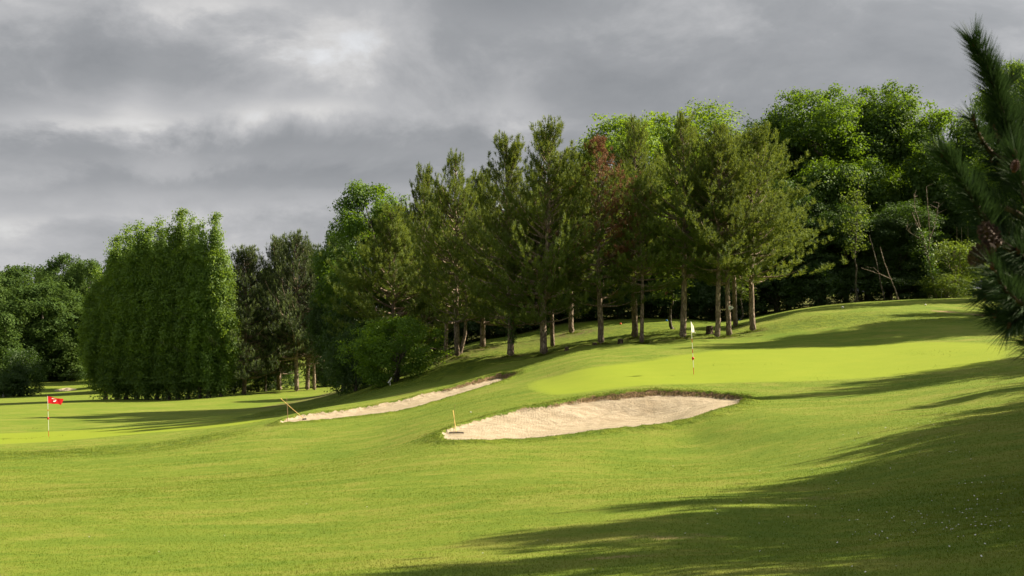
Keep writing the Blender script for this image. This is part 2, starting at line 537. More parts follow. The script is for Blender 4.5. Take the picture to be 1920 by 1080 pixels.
def zbase(x, y):
    x, y = np.asarray(x, float), np.asarray(y, float)
    s = x.shape
    u = np.stack([a.ravel() for a in warp(x, y)], -1)
    out = np.empty(len(u))
    for i in range(0, len(u), 20000):
        q = u[i:i + 20000]
        d = np.linalg.norm(q[:, None] - TU[None], axis=-1)
        out[i:i + 20000] = (d ** 2 * np.log(d + 1e-9)) @ TW[:-3] + TW[-3] + q @ TW[-2:]
    return out.reshape(s)


RAYD = np.concatenate((np.arange(8, 110, .15), np.arange(110, 420, 1.0)))


def hit(px, py, dmin=8.0):
    """where the sight line through a photo pixel first meets the ground"""
    pts = np.array([P(px, py, d) for d in RAYD])
    below = (pts[:, 2] <= zbase(pts[:, 0], pts[:, 1])) & (RAYD >= dmin)
    if not below.any():
        return None
    i = int(np.argmax(below))
    return pts[i]


def chaikin(p, n=3):
    for _ in range(n):
        q = np.roll(p, -1, 0)
        p = np.stack((.75 * p + .25 * q, .25 * p + .75 * q), 1).reshape(-1, 2)
    return p


def poly(pxs, dm=8.0):
    out = []
    for a in pxs:
        if len(a) == 3:
            out.append(P(*a)[:2])
        else:
            h = hit(a[0], a[1], dm)
            if h is not None:
                out.append(h[:2])
    return chaikin(np.array(out))


def sdf(x, y, pg, lim=4.0):
    """signed distance to a closed outline, positive inside"""
    shp = x.shape
    x, y = x.ravel(), y.ravel()
    out = np.full(len(x), -lim)
    lo, hi = pg.min(0) - lim, pg.max(0) + lim
    idx = np.where((x > lo[0]) & (x < hi[0]) & (y > lo[1]) & (y < hi[1]))[0]
    a, b = pg, np.roll(pg, -1, 0)
    for i in range(0, len(idx), 20000):
        k = idx[i:i + 20000]
        p = np.stack((x[k], y[k]), -1)[:, None]
        ab = (b - a)[None]
        t = np.clip(((p - a[None]) * ab).sum(-1) / ((ab ** 2).sum(-1) + 1e-12), 0, 1)
        d = np.linalg.norm(p - a[None] - t[..., None] * ab, axis=-1).min(1)
        yy, ya, yb = p[..., 1], a[None, :, 1], b[None, :, 1]
        cross = ((ya > yy) != (yb > yy)) & (p[..., 0] < (b - a)[None, :, 0] * (yy - ya) / (yb - ya + 1e-12) + a[None, :, 0])
        ins = cross.sum(1) % 2 == 1
        out[k] = np.clip(np.where(ins, d, -d), -lim, lim)
    return out.reshape(shp)


BUNKER1 = poly([(818, 815), (848, 826), (905, 829), (1000, 823), (1100, 812), (1200, 802), (1290, 787), (1348, 772), (1392, 755), (1398, 745, 44.6),
                (1380, 740, 45.4), (1330, 736, 46.0), (1250, 733, 46.4), (1180, 733, 46.4), (1110, 742, 46.0), (1050, 753, 45.2), (990, 765, 44.6), (920, 780, 43.2), (865, 797, 41.8)])
BUNKER2 = poly([(518, 792, 55.8), (535, 799, 54.8), (600, 793, 55.0), (680, 784, 55.4), (770, 771, 56.0), (850, 747, 58.2), (910, 726, 60.2), (964, 709, 62.4),
                (974, 697, 64.4), (950, 697, 65.2), (920, 703, 65.2), (870, 718, 64.0), (800, 737, 62.6), (700, 757, 60.6), (610, 771, 59.0), (560, 777, 58.0)])
BUNKER3 = poly([(97, 731.5, 250), (112, 736.5, 244), (125, 736.5, 244), (140, 731, 248), (147, 728, 254), (118, 728.5, 256)])
GREEN1 = poly([(985, 725), (1018, 742), (1080, 738), (1160, 729), (1250, 720), (1380, 717), (1500, 716), (1640, 708), (1760, 697), (1860, 683), (1900, 664), (1880, 645),
               (1780, 640), (1640, 645), (1500, 652), (1400, 655), (1280, 664), (1160, 684), (1060, 702), (1010, 711)])
GREEN2 = poly([(-260, 850, 58), (-100, 838, 61), (0, 833), (100, 828), (220, 817), (330, 807), (440, 798), (520, 791, 62), (520, 786, 68), (420, 792), (300, 799), (200, 804), (100, 809), (0, 813), (-100, 815, 72), (-260, 812, 76)])


def spaced(segs):
    out = [segs[0][0]]
    for a, b, st in segs:
        n = max(1, int(round((b - a) / st)))
        out += list(a + (b - a) * (np.arange(1, n + 1) / n))
    return out


def grow(start, end, st, g):
    out, v = [], start
    while v < end:
        st *= g
        v += st
        out.append(v)
    return out


XS = np.array([-v for v in grow(30, 1800, .4, 1.09)][::-1] + spaced([(-30, -14, .35), (-14, 9.5, .13), (9.5, 34, .35)]) + grow(34, 1800, .4, 1.1))
XS = np.unique(np.round(np.concatenate((XS, np.arange(-92, -80, .6))), 3))
YS = np.array([-v for v in grow(6, 1500, .8, 1.12)][::-1] + spaced([(-6, 6, .6), (6, 36, .25), (36, 48, .12), (48, 67, .17), (67, 104, .35)]) + grow(104, 2600, .5, 1.045))
YS = np.unique(np.round(np.concatenate((YS, np.arange(240, 262, .9))), 3))
GX, GY = np.meshgrid(XS, YS, indexing='ij')
Z0 = zbase(GX, GY)


def sms(v, a, b):
    t = np.clip((v - a) / (b - a), 0, 1)
    return t * t * (3 - 2 * t)


wob = .10 * noise2(GX * 1.6, GY * 1.6, 3) + .06 * noise2(GX * 5, GY * 5, 4)
S1, S2, S3 = sdf(GX, GY, BUNKER1), sdf(GX, GY, BUNKER2), sdf(GX, GY, BUNKER3, 8.0)
S1 = np.where(S1 > -3.9, S1 + wob, S1)
S2 = np.where(S2 > -3.9, S2 + wob, S2)
# height of the bare face under the back edge of each bunker
g1y = -np.gradient(S1, YS, axis=1)
g2y = -np.gradient(S2, YS, axis=1)
g2x = -np.gradient(S2, XS, axis=0)
LIP1 = np.clip(g1y + .15, 0, 1) * (.05 + .13 * sms(GX, .5, 4.5)) * (S1 > -.6)
LIP1 = np.maximum(LIP1, .17 * sms(GX, 6.8, 7.8) * (S1 > -.6) * (g1y > -.3))
LIP2 = np.clip(g2y + .2, 0, 1) * (.02 + .15 * sms(GX, -4.8, -1.2)) * (S2 > -.6)
LIP2 = np.maximum(LIP2, .3 * sms(GX, -1.2, -.2) * (S2 > -.6))
Z = Z0.copy()
nxs = len(XS)
zfront = np.full(nxs, 0.0)
for q in range(nxs):
    xx = np.clip(XS[q], BUNKER1[:, 0].min() + .15, BUNKER1[:, 0].max() - .15)
    a_, b_ = BUNKER1, np.roll(BUNKER1, -1, 0)
    cr_ = np.where((a_[:, 0] - xx) * (b_[:, 0] - xx) <= 0)[0]
    t_ = (xx - a_[cr_, 0]) / (b_[cr_, 0] - a_[cr_, 0] + 1e-9)
    yf = (a_[cr_, 1] + t_ * (b_[cr_, 1] - a_[cr_, 1])).min()
    zfront[q] = zbase(np.array([xx]), np.array([yf]))[0]
rise1 = np.clip(Z0 - zfront[:, None], 0, 1.6)
Z -= (.05 + LIP1 * .6) * sms(S1, 0.0, .05 + LIP1 * .6) + (.14 + .85 * rise1) * sms(S1, -.2, 2.2)
Z -= (.08 + LIP2 * .7) * sms(S2, 0.0, .05 + LIP2 * .5) + .10 * sms(S2, 0, 1.0)
Z -= .7 * sms(S3, -1.0, 2.5) * (GY < 255)
Z += .05 * (sms(S1, -.7, -.1) * (S1 < 0) + sms(S2, -.7, -.1) * (S2 < 0))
G = np.maximum(sdf(GX, GY, GREEN1), sdf(GX, GY, GREEN2))
bank = np.exp(-((GY - 52 - .25 * (GX + 18)) / 4.0) ** 2) * sms(-GX, 9, 14) * (GY < 66)
face = np.exp(-((GY - 74.5) / 3.4) ** 2) * sms(GX, 11, 16)
ridge = np.exp(-((GX - 1.5) / 5.5) ** 2) * np.exp(-((GY - 66.5 - .35 * GX) / 3.0) ** 2)
near1 = sms(S1, -1.5, -.05) * .75
near2 = sms(S2, -1.3, -.05) * .7
apron = .85 * sms(GX, 2.5, 8) * np.exp(-((GY - 15 - .1 * GX) / 7.0) ** 2)
lawn = .8 * sms(GY, 70, 76) * (GX < 14) * (GX > -16) * (GY < 105) + .5 * sms(GY, 66, 72) * (GX < -4) * (GX > -16) * (GY < 90)
ROUGH = np.clip(np.maximum.reduce([bank, face * .75, ridge * .65, near1, near2, apron, lawn]), 0, 1) * (G < .2)
far = sms(GY, 200, 240) * .2
und = .05 * noise2(GX * .35, GY * .35, 7) + .025 * noise2(GX * .9, GY * .9, 8)
Z += und * np.exp(-np.abs(GY) / 200) * (G < 0) * np.clip(-np.maximum(np.maximum(S1, S2), G) / 2.0, 0, 1)
Z += ROUGH * (.022 * noise2(GX * 6, GY * 6, 9) + .018 * noise2(GX * 13, GY * 13, 10)) * (GY < 110) * (S1 < 0) * (S2 < 0)


def blob(px, py, d, rx, ry, amt=1.0):
    p = P(px, py, d)
    return amt * np.exp(-((GX - p[0]) / rx) ** 2 - ((GY - p[1]) / ry) ** 2)


DRY = blob(1770, 587, 77.6, 1.0, .6, 1.2) + blob(1848, 590, 76.5, 1.3, .8, 1.2) + blob(1500, 935, 21, 1.2, .7, .55) + blob(1250, 1010, 17, 1.3, .5, .6) + blob(1160, 1050, 15, .7, .35, .6) + \
    blob(1245, 676, 59, 1.0, .5, .5) + blob(850, 900, 28, 3.5, .5, .35) + blob(300, 765, 105, 9, 2.5, .5) + blob(480, 770, 95, 6, 2, .6) + blob(90, 742, 225, 5, 5, .6) + bank * .38 * noise2(GX * .8, GY * .8, 12)
DRY = np.maximum(DRY, .48 * np.exp(-(np.minimum(S1, 0) / .25) ** 2) * (g1y > -.2) + .5 * np.exp(-(np.minimum(S2, 0) / .22) ** 2) * (S2 > -1)) * (G < 0)
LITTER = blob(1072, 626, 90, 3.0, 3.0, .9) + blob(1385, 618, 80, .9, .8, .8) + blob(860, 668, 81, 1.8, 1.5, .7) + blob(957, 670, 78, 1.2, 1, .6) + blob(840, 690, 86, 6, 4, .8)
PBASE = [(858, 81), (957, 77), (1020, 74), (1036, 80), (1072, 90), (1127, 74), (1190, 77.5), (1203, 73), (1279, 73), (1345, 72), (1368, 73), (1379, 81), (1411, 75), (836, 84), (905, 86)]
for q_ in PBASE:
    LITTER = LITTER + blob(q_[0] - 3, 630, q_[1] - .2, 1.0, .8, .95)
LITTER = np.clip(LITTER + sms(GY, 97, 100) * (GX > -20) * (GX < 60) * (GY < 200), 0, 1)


def zg(x, y):
    """ground height, read off the finished sheet"""
    i = int(np.clip(np.searchsorted(XS, x) - 1, 0, len(XS) - 2))
    j = int(np.clip(np.searchsorted(YS, y) - 1, 0, len(YS) - 2))
    a, b = (x - XS[i]) / (XS[i + 1] - XS[i]), (y - YS[j]) / (YS[j + 1] - YS[j])
    return float((Z[i, j] * (1 - a) + Z[i + 1, j] * a) * (1 - b) + (Z[i, j + 1] * (1 - a) + Z[i + 1, j + 1] * a) * b)


def zga(x, y):
    i = np.clip(np.searchsorted(XS, x) - 1, 0, len(XS) - 2)
    j = np.clip(np.searchsorted(YS, y) - 1, 0, len(YS) - 2)
    a, b = (x - XS[i]) / (XS[i + 1] - XS[i]), (y - YS[j]) / (YS[j + 1] - YS[j])
    return (Z[i, j] * (1 - a) + Z[i + 1, j] * a) * (1 - b) + (Z[i, j + 1] * (1 - a) + Z[i + 1, j + 1] * a) * b


def grab(F_, x, y):
    i = np.clip(np.searchsorted(XS, x), 0, len(XS) - 1)
    j = np.clip(np.searchsorted(YS, y), 0, len(YS) - 1)
    return F_[i, j]


SS = np.maximum.reduce([S1, S2, S3])
LIP = np.where(S1 > S2, LIP1, LIP2)
nx, ny = GX.shape
VX = np.stack((GX, GY, Z), -1).reshape(-1, 3)
ii, jj = np.meshgrid(np.arange(nx - 1), np.arange(ny - 1), indexing='ij')
FA = np.stack((ii * ny + jj, (ii + 1) * ny + jj, (ii + 1) * ny + jj + 1, ii * ny + jj + 1), -1).reshape(-1, 4)
ATT = {'sd_sand': SS, 'sd_green': G, 'rough': ROUGH, 'dry': np.clip(DRY, 0, 1), 'litter': LITTER, 'lip': LIP}


def sheet(name, mask):
    f = FA[mask]
    used, inv = np.unique(f.ravel(), return_inverse=True)
    mb = MB()
    mb.add(VX[used], inv.reshape(-1, 4))
    me = mb.mesh(name, M['ground'], True)
    for k, a in ATT.items():
        at = me.attributes.new(k, 'FLOAT', 'POINT')
        at.data.foreach_set('value', a.ravel()[used].astype(np.float32))
    return link(name, me)


def fmax(A):
    return A.ravel()[FA].max(1)


k1, k2, k3 = fmax(S1) > .0, fmax(S2) > .0, fmax(S3) > .0
kg = (fmax(G) > 0) & ~(k1 | k2 | k3)
kg1 = kg & (VX[FA[:, 0], 0] > -3)
kg2 = kg & ~kg1
tag(sheet('grass_ground', ~(k1 | k2 | k3 | kg)), kind='structure')
tag(sheet('putting_green', kg1), kind='structure')
tag(sheet('putting_green', kg2), kind='structure')
tag(sheet('sand_bunker', k1), 'broad pale sand bunker with a brown back lip below the white flag', 'bunker', 'sand bunkers')
tag(sheet('sand_bunker', k2), 'long narrow sand bunker running up the bank beside the shaded trees', 'bunker', 'sand bunkers')
tag(sheet('sand_bunker', k3), 'small distant pinkish bunker on the far fairway beyond the red flag', 'bunker', 'sand bunkers')

# ------------------------------------------------------------------ trees and shrubs: the makers
def rodrigues(v, k, ang):
    """turn vectors v about unit axes k"""
    c, s = np.cos(ang)[..., None], np.sin(ang)[..., None]
    return v * c + np.cross(k, v) * s + k * (k * v).sum(-1, keepdims=True) * (1 - c)


def needles(mb, rs, pos, axis, n, ln, wd, spread=.75, mat=0, along=.13):
    """n thin needles round every shoot (position, direction)"""
    pos, axis = np.repeat(pos, n, 0), np.repeat(axis, n, 0)
    k = len(pos)
    rnd = unit(rs.normal(size=(k, 3)))
    rad = unit(rnd - axis * (rnd * axis).sum(-1, keepdims=True))
    d = unit(axis * (1 - spread * rs.uniform(.5, 1.1, (k, 1))) + rad * spread)
    b = pos + axis * rs.uniform(-along, along, (k, 1))
    L = ln * rs.uniform(.75, 1.2, (k, 1))
    side = unit(np.cross(d, rad) + .35 * rs.normal(size=(k, 3))) * wd * .5
    v = np.stack((b - side, b + side, b + d * L), 1).reshape(-1, 3)
    mb.add(v, np.arange(3 * k).reshape(-1, 3), mat)


def leaves(mb, rs, pos, nrm, size, mat=0, fold=.0, aspect=.62):
    k = len(pos)
    t = unit(np.cross(nrm, rs.normal(size=(k, 3))))
    b = np.cross(nrm, t)
    L = size * rs.uniform(.65, 1.3, (k, 1))
    W = L * aspect
    droop = nrm * L * -.18
    v = np.stack((pos - t * L * .5, pos + b * W * .5 + droop * .2, pos + t * L * .5 + droop, pos - b * W * .5 + droop * .2), 1).reshape(-1, 3)
    mb.add(v, np.arange(4 * k).reshape(-1, 4), mat)


def make_pine(seed, H, clear, R, r0, dens=1.0, lean=(0, 0), asym=0.0, dead=0.0, needle=(.21, .034, 22), fork=False, top=.06):
    """a pine: tapered trunk with whorled limbs, bottle-brush shoots that turn up at the ends"""
    rs = np.random.RandomState(seed)
    tr, cr = MB(), MB()
    nz = 14
    hz = np.concatenate(([-.35, .0, .18, .5], np.linspace(1.2, H, nz)))
    wx = np.cumsum(rs.normal(0, .035, len(hz))) + lean[0] * (hz / H) ** 1.4
    wy = np.cumsum(rs.normal(0, .035, len(hz))) + lean[1] * (hz / H) ** 1.4
    wx -= wx[1]
    wy -= wy[1]
    rad = r0 * np.clip(1 - hz / H, .03, 1) ** .75
    rad[:3] *= (1.6, 1.4, 1.15)
    tr.tube(np.stack((wx, wy, hz), -1), rad, 12)
    if fork:
        fz = np.linspace(.25, H * .8, 9)
        fx = .15 + .42 * np.clip(fz / 1.2, 0, 1) + .08 * fz * .5
        tr.tube(np.stack((fx, -.1 * fz * .3, fz), -1), r0 * .62 * np.clip(1 - fz / H, .05, 1), 9)
    # dead stubs and whorl knots on the bare trunk
    for h in np.arange(1.2, clear, .55):
        for _ in range(rs.randint(1, 4)):
            a = rs.uniform(0, 6.28)
            L = rs.uniform(.15, 1.1) * (h / clear)
            c = np.array((np.interp(h, hz, wx), np.interp(h, hz, wy), h))
            d = np.array((math.cos(a), math.sin(a), rs.uniform(-.25, .3)))
            tr.tube([c, c + d * L * .5, c + d * L + np.array((0, 0, rs.uniform(-.15, .1) * L))], [.028, .018, .006], 5, False)
    P_, A_, W_ = [], [], []
    h = clear
    while h < H - .35:
        t = (h - clear) / (H - clear)
        prof = ((1 - t) ** .72 * (.92 + .34 * min(1, t / .3)) * (1 + .2 * math.sin(9 * t + seed)) + top * .6) * 1.32
        for _ in range(rs.randint(5, 8)):
            a = rs.uniform(0, 2 * math.pi)
            L = R * prof * rs.uniform(.6, 1.12) * (1 + asym * math.cos(a))
            L = max(L, .35)
            e0 = math.radians(rs.uniform(-12, 10) + 52 * t ** 1.3)
            s = np.linspace(0, 1, 6)
            el = e0 + math.radians(34) * s ** 2
            hor = np.array((math.cos(a), math.sin(a), 0))
            seg = L / 5
            pts = np.zeros((6, 3))
            pts[0] = (np.interp(h, hz, wx), np.interp(h, hz, wy), h)
            wig = rs.normal(0, .12, 6)
            for k in range(1, 6):
                hh = rodrigues(hor[None], np.array([[0, 0, 1.0]]), np.array([wig[k] * s[k] * 2]))[0]
                pts[k] = pts[k - 1] + seg * (hh * math.cos(el[k]) + np.array((0, 0, math.sin(el[k]))))
            tr.tube(pts, np.linspace(.018 + .014 * L, .006, 6), 5, False)
            # side shoots
            n = max(3, int(L * 3.7 * dens))
            q = np.sort(rs.uniform(.22 if t < .7 else .05, 1.0, n))
            q[-1] = 1
            base = np.stack([np.interp(q, s, pts[:, k]) for k in range(3)], -1)
            bd = unit(np.gradient(pts, axis=0))
            bd = unit(np.stack([np.interp(q, s, bd[:, k]) for k in range(3)], -1))
            sgn = np.where(np.arange(n) % 2, 1, -1) * rs.uniform(.5, 1.15, n)
            sgn[-1] = 0
            sd_ = rodrigues(bd, np.tile(np.array([[0, 0, 1.0]]), (n, 1)), sgn)
            sd_ = unit(sd_ + np.array((0, 0, .25)) + rs.normal(0, .12, (n, 3)))
            sl = (.28 + .8 * (1 - q) * min(L / 2.5, 1)) * rs.uniform(.7, 1.25, n)
            for k in range(n):
                m = max(1, int(round(sl[k] / .32)))
                u = (np.arange(m) + 1) / m
                pp = base[k] + sd_[k] * (u * sl[k])[:, None] + np.array((0, 0, .12)) * (u ** 2)[:, None] * sl[k]
                P_.append(pp)
                A_.append(unit(sd_[k] * (1 - .45 * u[:, None]) + np.array((0, 0, .85)) * u[:, None] + rs.normal(0, .15, (m, 3))))
                W_.append(np.stack((np.full(m, t), u >= .99, np.full(m, q[k])), -1))
        h += rs.uniform(.36, .56) * (1 - .35 * t)
    # leader
    lead = np.array((wx[-1], wy[-1], H))
    P_.append(lead + np.stack((np.zeros(4), np.zeros(4), np.linspace(-.35, .15, 4)), -1))
    A_.append(np.tile(np.array([[0, 0, 1.0]]), (4, 1)))
    W_.append(np.tile(np.array([[1, 1, 1.0]]), (4, 1)))
    P_, A_, W_ = np.vstack(P_), np.vstack(A_), np.vstack(W_)
    ln, wd, nn = needle
    if dead:
        side = P_[:, 0] * .75 + noise2(P_[:, 0] * .9, P_[:, 2] * .9, seed) * .9 + rs.normal(0, .5, len(P_))
        isd = (side > -.05) & (W_[:, 0] > .22) & (W_[:, 0] < 1.2) | (rs.uniform(size=len(P_)) < .02)
        isd |= W_[:, 0] > .86
    else:
        isd = np.zeros(len(P_), bool)
    needles(cr, rs, P_[~isd], A_[~isd], nn, ln, wd, .62, 0)
    if isd.any():
        needles(cr, rs, P_[isd], A_[isd], nn, ln * .85, wd * 1.2, .6, 2)
    tip = (W_[:, 1] > .5) & ~isd & (W_[:, 2] > .45) & (rs.uniform(size=len(P_)) < .75)
    tp = P_[tip] + A_[tip] * .05
    ta = unit(A_[tip] * .5 + np.array((0, 0, .9)))
    needles(cr, rs, tp, ta, 4, ln * 1.25, wd * 1.5, .16, 1, .03)
    return tr, cr


def make_broadleaf(seed, H, clear, R, r0, leaf, count, prof, lobes=60, lobe=.26, spray=11, limb=26, hollow=.55, up=.35, vstretch=1.0, lean=0.0, flat=.8, spr=.9, multi=1, twigs=45, wild=1.02):
    """a broadleaved tree: forked limbs reach out to many uneven clumps of leafy sprays"""
    rs = np.random.RandomState(seed)
    tr, cr = MB(), MB()
    ts = rs.uniform(0, 1, 4000)
    w = np.array([prof(t) for t in ts])
    keep = ts[rs.uniform(size=4000) < (w / w.max()) ** 1.3][:lobes]
    cen, rad = [], []
    for t in keep:
        a = rs.uniform(0, 6.283)
        rr = R * prof(t)
        f = rs.uniform(hollow, .86) if rs.uniform() < .85 else rs.uniform(.1, hollow)
        lr = R * lobe * rs.uniform(.6, 1.3)
        cen.append((math.cos(a) * max(rr * f, 0), math.sin(a) * max(rr * f, 0), clear + (H - clear) * (.04 + .93 * t) - lr * .35))
        rad.append(lr)
    for _ in range(twigs):
        t = rs.uniform(.15, 1.0) ** .7
        a = rs.uniform(0, 6.283)
        rr = R * prof(t) * rs.uniform(.78, wild) if t < .9 else R * rs.uniform(0, .40 if vstretch < 1.2 else .22)
        cen.append((math.cos(a) * rr, math.sin(a) * rr, clear + (H - clear) * (t * .97 if t < .9 else (rs.uniform(.90, 1.07) if vstretch > 1.2 else rs.uniform(.86, .955)))))
        rad.append(R * rs.uniform(.06, .12))
    cen, rad = np.array(cen), np.array(rad)
    cen[:, 0] += lean * (cen[:, 2] / H) ** 1.5 * H
    for s_ in range(multi):
        off = np.array((0, 0, 0.0)) if multi == 1 else np.array((rs.uniform(-.4, .4), rs.uniform(-.3, .3), 0)) * R * .35
        th = H * .72
        z = np.concatenate(([-.4, 0, .3, .8], np.linspace(1.5, th, 8))) if H > 5 else np.concatenate(([-.2, 0], np.linspace(.2, th, 6)))
        x = np.cumsum(rs.normal(0, .05, len(z))) + lean * (np.clip(z, 0, None) / H) ** 1.5 * H + off[0] * np.clip(z / th, 0, 1) * 2
        y = np.cumsum(rs.normal(0, .05, len(z))) + off[1] * np.clip(z / th, 0, 1) * 2
        rr = r0 * np.clip(1 - z / (th * 1.12), .06, 1) ** .8
        if H > 5:
            rr[:3] *= (1.7, 1.5, 1.2)
        tr.tube(np.stack((x, y, z), -1), rr, 10)
    for k in range(min(limb, len(cen))):
        c = cen[k]
        h0 = max(clear * .7 + .1, min(c[2] - np.hypot(c[0], c[1]) * rs.uniform(.5, .9), th))
        h0 = max(h0, H * .06)
        s0 = np.array((np.interp(h0, z, x), np.interp(h0, z, y), h0))
        mid = s0 * .5 + c * .5 + np.array((0, 0, .08 * H * rs.uniform(-.3, .6)))
        u = np.linspace(0, 1, 7)[:, None]
        pts = (1 - u) ** 2 * s0 + 2 * u * (1 - u) * mid + u ** 2 * c
        pts[1:-1] += rs.normal(0, .02 * R, (5, 3))
        tr.tube(pts, np.linspace(r0 * rs.uniform(.25, .5), .012 * max(H / 12, .4), 7), 6, False)
    # leafy sprays over and through the clumps
    ns = max(1, count // spray)
    which = rs.choice(len(cen), ns, p=rad ** 2 / (rad ** 2).sum())
    d = unit(rs.normal(size=(ns, 3)) + np.array((0, 0, up)))
    lumps = 1 + .22 * noise2(d[:, 0] * 3 + which, d[:, 1] * 3 + d[:, 2] * 2.3, seed + 5)
    rr = (rs.uniform(size=ns) ** .22) * lumps
    sc = cen[which] + d * (rad[which] * rr)[:, None] * np.array((1, 1, flat * vstretch))
    nr = unit(d + np.array((0, 0, .55)) + rs.normal(0, .35, (ns, 3)))
    k = spray
    off = rs.normal(size=(ns, k, 3)) * leaf * spr * np.array((1.25, 1.25, .75))
    pos = (sc[:, None] + off).reshape(-1, 3)
    nrm = unit(np.repeat(nr, k, 0) + rs.normal(0, .33, (ns * k, 3)))
    leaves(cr, rs, pos, nrm, leaf)
    return tr, cr


def dome(t):
    return math.sqrt(max(0, 1 - (2 * t - .85) ** 2 / 1.35)) if t < .95 else .25


def egg(t):
    return (min(1, .55 + 1.3 * t)) * math.sqrt(max(0.02, 1 - max(0, (t - .3) / .72) ** 2))


def spire(t):
    return (.62 + .38 * min(1, t * 3)) * max(.07, 1 - .93 * t ** 2.8)


def cone_(t):
    return max(.08, 1 - t) ** .8


PROTO = {}


def proto(key, mbs, mats_t, mats_c, H, R):
    tr, cr = mbs
    PROTO[key] = (tr.mesh(key + '_trunk', mats_t, True), cr.mesh(key + '_crown', mats_c), H, R)


PM = [M['pine'], M['pine_candle'], M['dead']]
PF = [M['pine_far'], M['pine_candle'], M['dead']]
proto('pine_a', make_pine(11, 14, 4.0, 3.1, .26, 1.25), M['bark'], PM, 14, 3.1)
proto('pine_b', make_pine(12, 14, 2.0, 3.5, .28, 1.25, lean=(.3, 0)), M['bark'], PM, 14, 3.4)
proto('pine_c', make_pine(13, 14, 4.6, 2.8, .23, 1.2, lean=(-.2, .3)), M['bark'], PM, 14, 2.7)
proto('pine_side', make_pine(14, 13, 3.2, 3.0, .25, 1.05, asym=.24, lean=(.2, 0)), M['bark'], PM, 13, 3.0)
proto('pine_dead', make_pine(15, 14, 2.6, 2.6, .27, .95, dead=.86), M['bark'], PM, 14, 2.6)
proto('pine_fork', make_pine(16, 13, 2.3, 3.3, .25, 1.25, fork=True), M['bark'], PM, 13, 3.2)
proto('pine_low', make_pine(17, 12, .9, 3.4, .25, 1.3, top=.10), M['bark'], PM, 12, 3.4)
proto('pine_far_a', make_pine(18, 17, 3.8, 4.6, .33, .75, needle=(.34, .05, 12), top=.1), M['bark'], PF, 17, 4.4)
proto('pine_far_b', make_pine(19, 17, 2.0, 4.6, .36, .75, needle=(.34, .05, 12), top=.12), M['bark'], PF, 17, 4.2)

proto('maple_a', make_broadleaf(31, 19, 2.0, 6.2, .34, .225, 120000, dome, 95, .25, spr=1.0), M['bark_grey'], [M['maple']], 19, 6.2)
proto('maple_b', make_broadleaf(32, 19, 1.0, 5.6, .32, .225, 100000, egg, 95, .28, spr=1.0), M['bark_grey'], [M['maple_dark']], 19, 5.6)
proto('maple_c', make_broadleaf(33, 17, 1.5, 5.0, .30, .215, 85000, egg, 75, .26, spr=1.0), M['bark_grey'], [M['maple']], 17, 5.0)
proto('ash_a', make_broadleaf(34, 16, 3.0, 4.2, .22, .19, 42000, egg, 75, .25, spr=1.1), M['bark_grey'], [M['ash']], 16, 4.2)
proto('ash_b', make_broadleaf(35, 16, 4.0, 3.6, .20, .18, 20000, egg, 60, .24, spr=1.7), M['bark_grey'], [M['ash']], 16, 3.6)
proto('poplar_a', make_broadleaf(36, 19, .4, 3.4, .26, .26, 52000, spire, 150, .25, hollow=.4, twigs=170, vstretch=1.9, lean=-.065, spr=1.0, up=.5), M['bark_grey'], [M['poplar']], 19, 3.4)
proto('poplar_b', make_broadleaf(37, 19, .3, 3.2, .24, .26, 50000, spire, 150, .25, hollow=.4, twigs=170, vstretch=2.0, lean=-.075, spr=1.0, up=.5), M['bark_grey'], [M['poplar']], 19, 3.2)
proto('bush_a', make_broadleaf(38, 4.6, .1, 3.0, .10, .13, 26000, dome, 46, .25, spr=1.1, multi=3, flat=.6, twigs=110, wild=1.22), M['bark_grey'], [M['bush']], 4.6, 3.2)
proto('bush_b', make_broadleaf(39, 4.0, .05, 2.4, .09, .15, 13000, dome, 40, .33, multi=3), M['bark_grey'], [M['maple_dark']], 4.0, 2.4)
proto('bush_c', make_broadleaf(40, 5.0, .1, 2.1, .08, .16, 7000, egg, 34, .30, spr=1.3, multi=3), M['pale_wood'], [M['yellow']], 5.0, 2.1)
proto('sapling', make_broadleaf(41, 8.5, 3.0, .85, .075, .15, 1500, egg, 30, .30, spray=6, spr=1.3, limb=26), M['bark_grey'], [M['yellow']], 8.5, 1.1)
proto('far_tree', make_broadleaf(42, 19, .6, 7.5, .4, .42, 52000, dome, 110, .25, spr=.75), M['bark_grey'], [M['far']], 19, 7.5)
proto('far_shrub', make_broadleaf(43, 12, .2, 4.6, .3, .42, 15000, cone_, 60, .26, spr=.9), M['bark_grey'], [M['far']], 12, 4.6)


def ground_point(px, d):
    p = P(px, 600, d)
    return p[0], p[1], zg(p[0], p[1])


def plant(kind, key, px, d, top, halfw, label, group, cat='tree', rot=None, sink=.0, parts=('trunk', 'crown')):
    x, y, z = ground_point(px, d)
    return plant_at(kind, key, x, y, z, P(px, top, d)[2] - z, halfw * d / F, label, group, cat, rot, parts)


TN = [0]


def plant_at(kind, key, x, y, z, height, half, label, group, cat='tree', rot=None, parts=('trunk', 'crown')):
    tm, cm, H, R = PROTO[key]
    TN[0] += 1
    root = bpy.data.objects.new(kind, None)
    C.objects.link(root)
    root.location = (x, y, z)
    s = height / H
    sx = half / R * 1.3 if half else s
    root.scale = (sx, sx, s)
    root.rotation_euler = (0, 0, (TN[0] * 2.399) % 6.283 if rot is None else rot)
    tag(root, label, cat, group)
    tk = link(parts[0], tm, root)
    if kind == 'pine_tree':
        q = min(1.0, s / sx * .80)
        tk.scale = (q, q, 1)
    link(parts[1], cm, root)
    return root


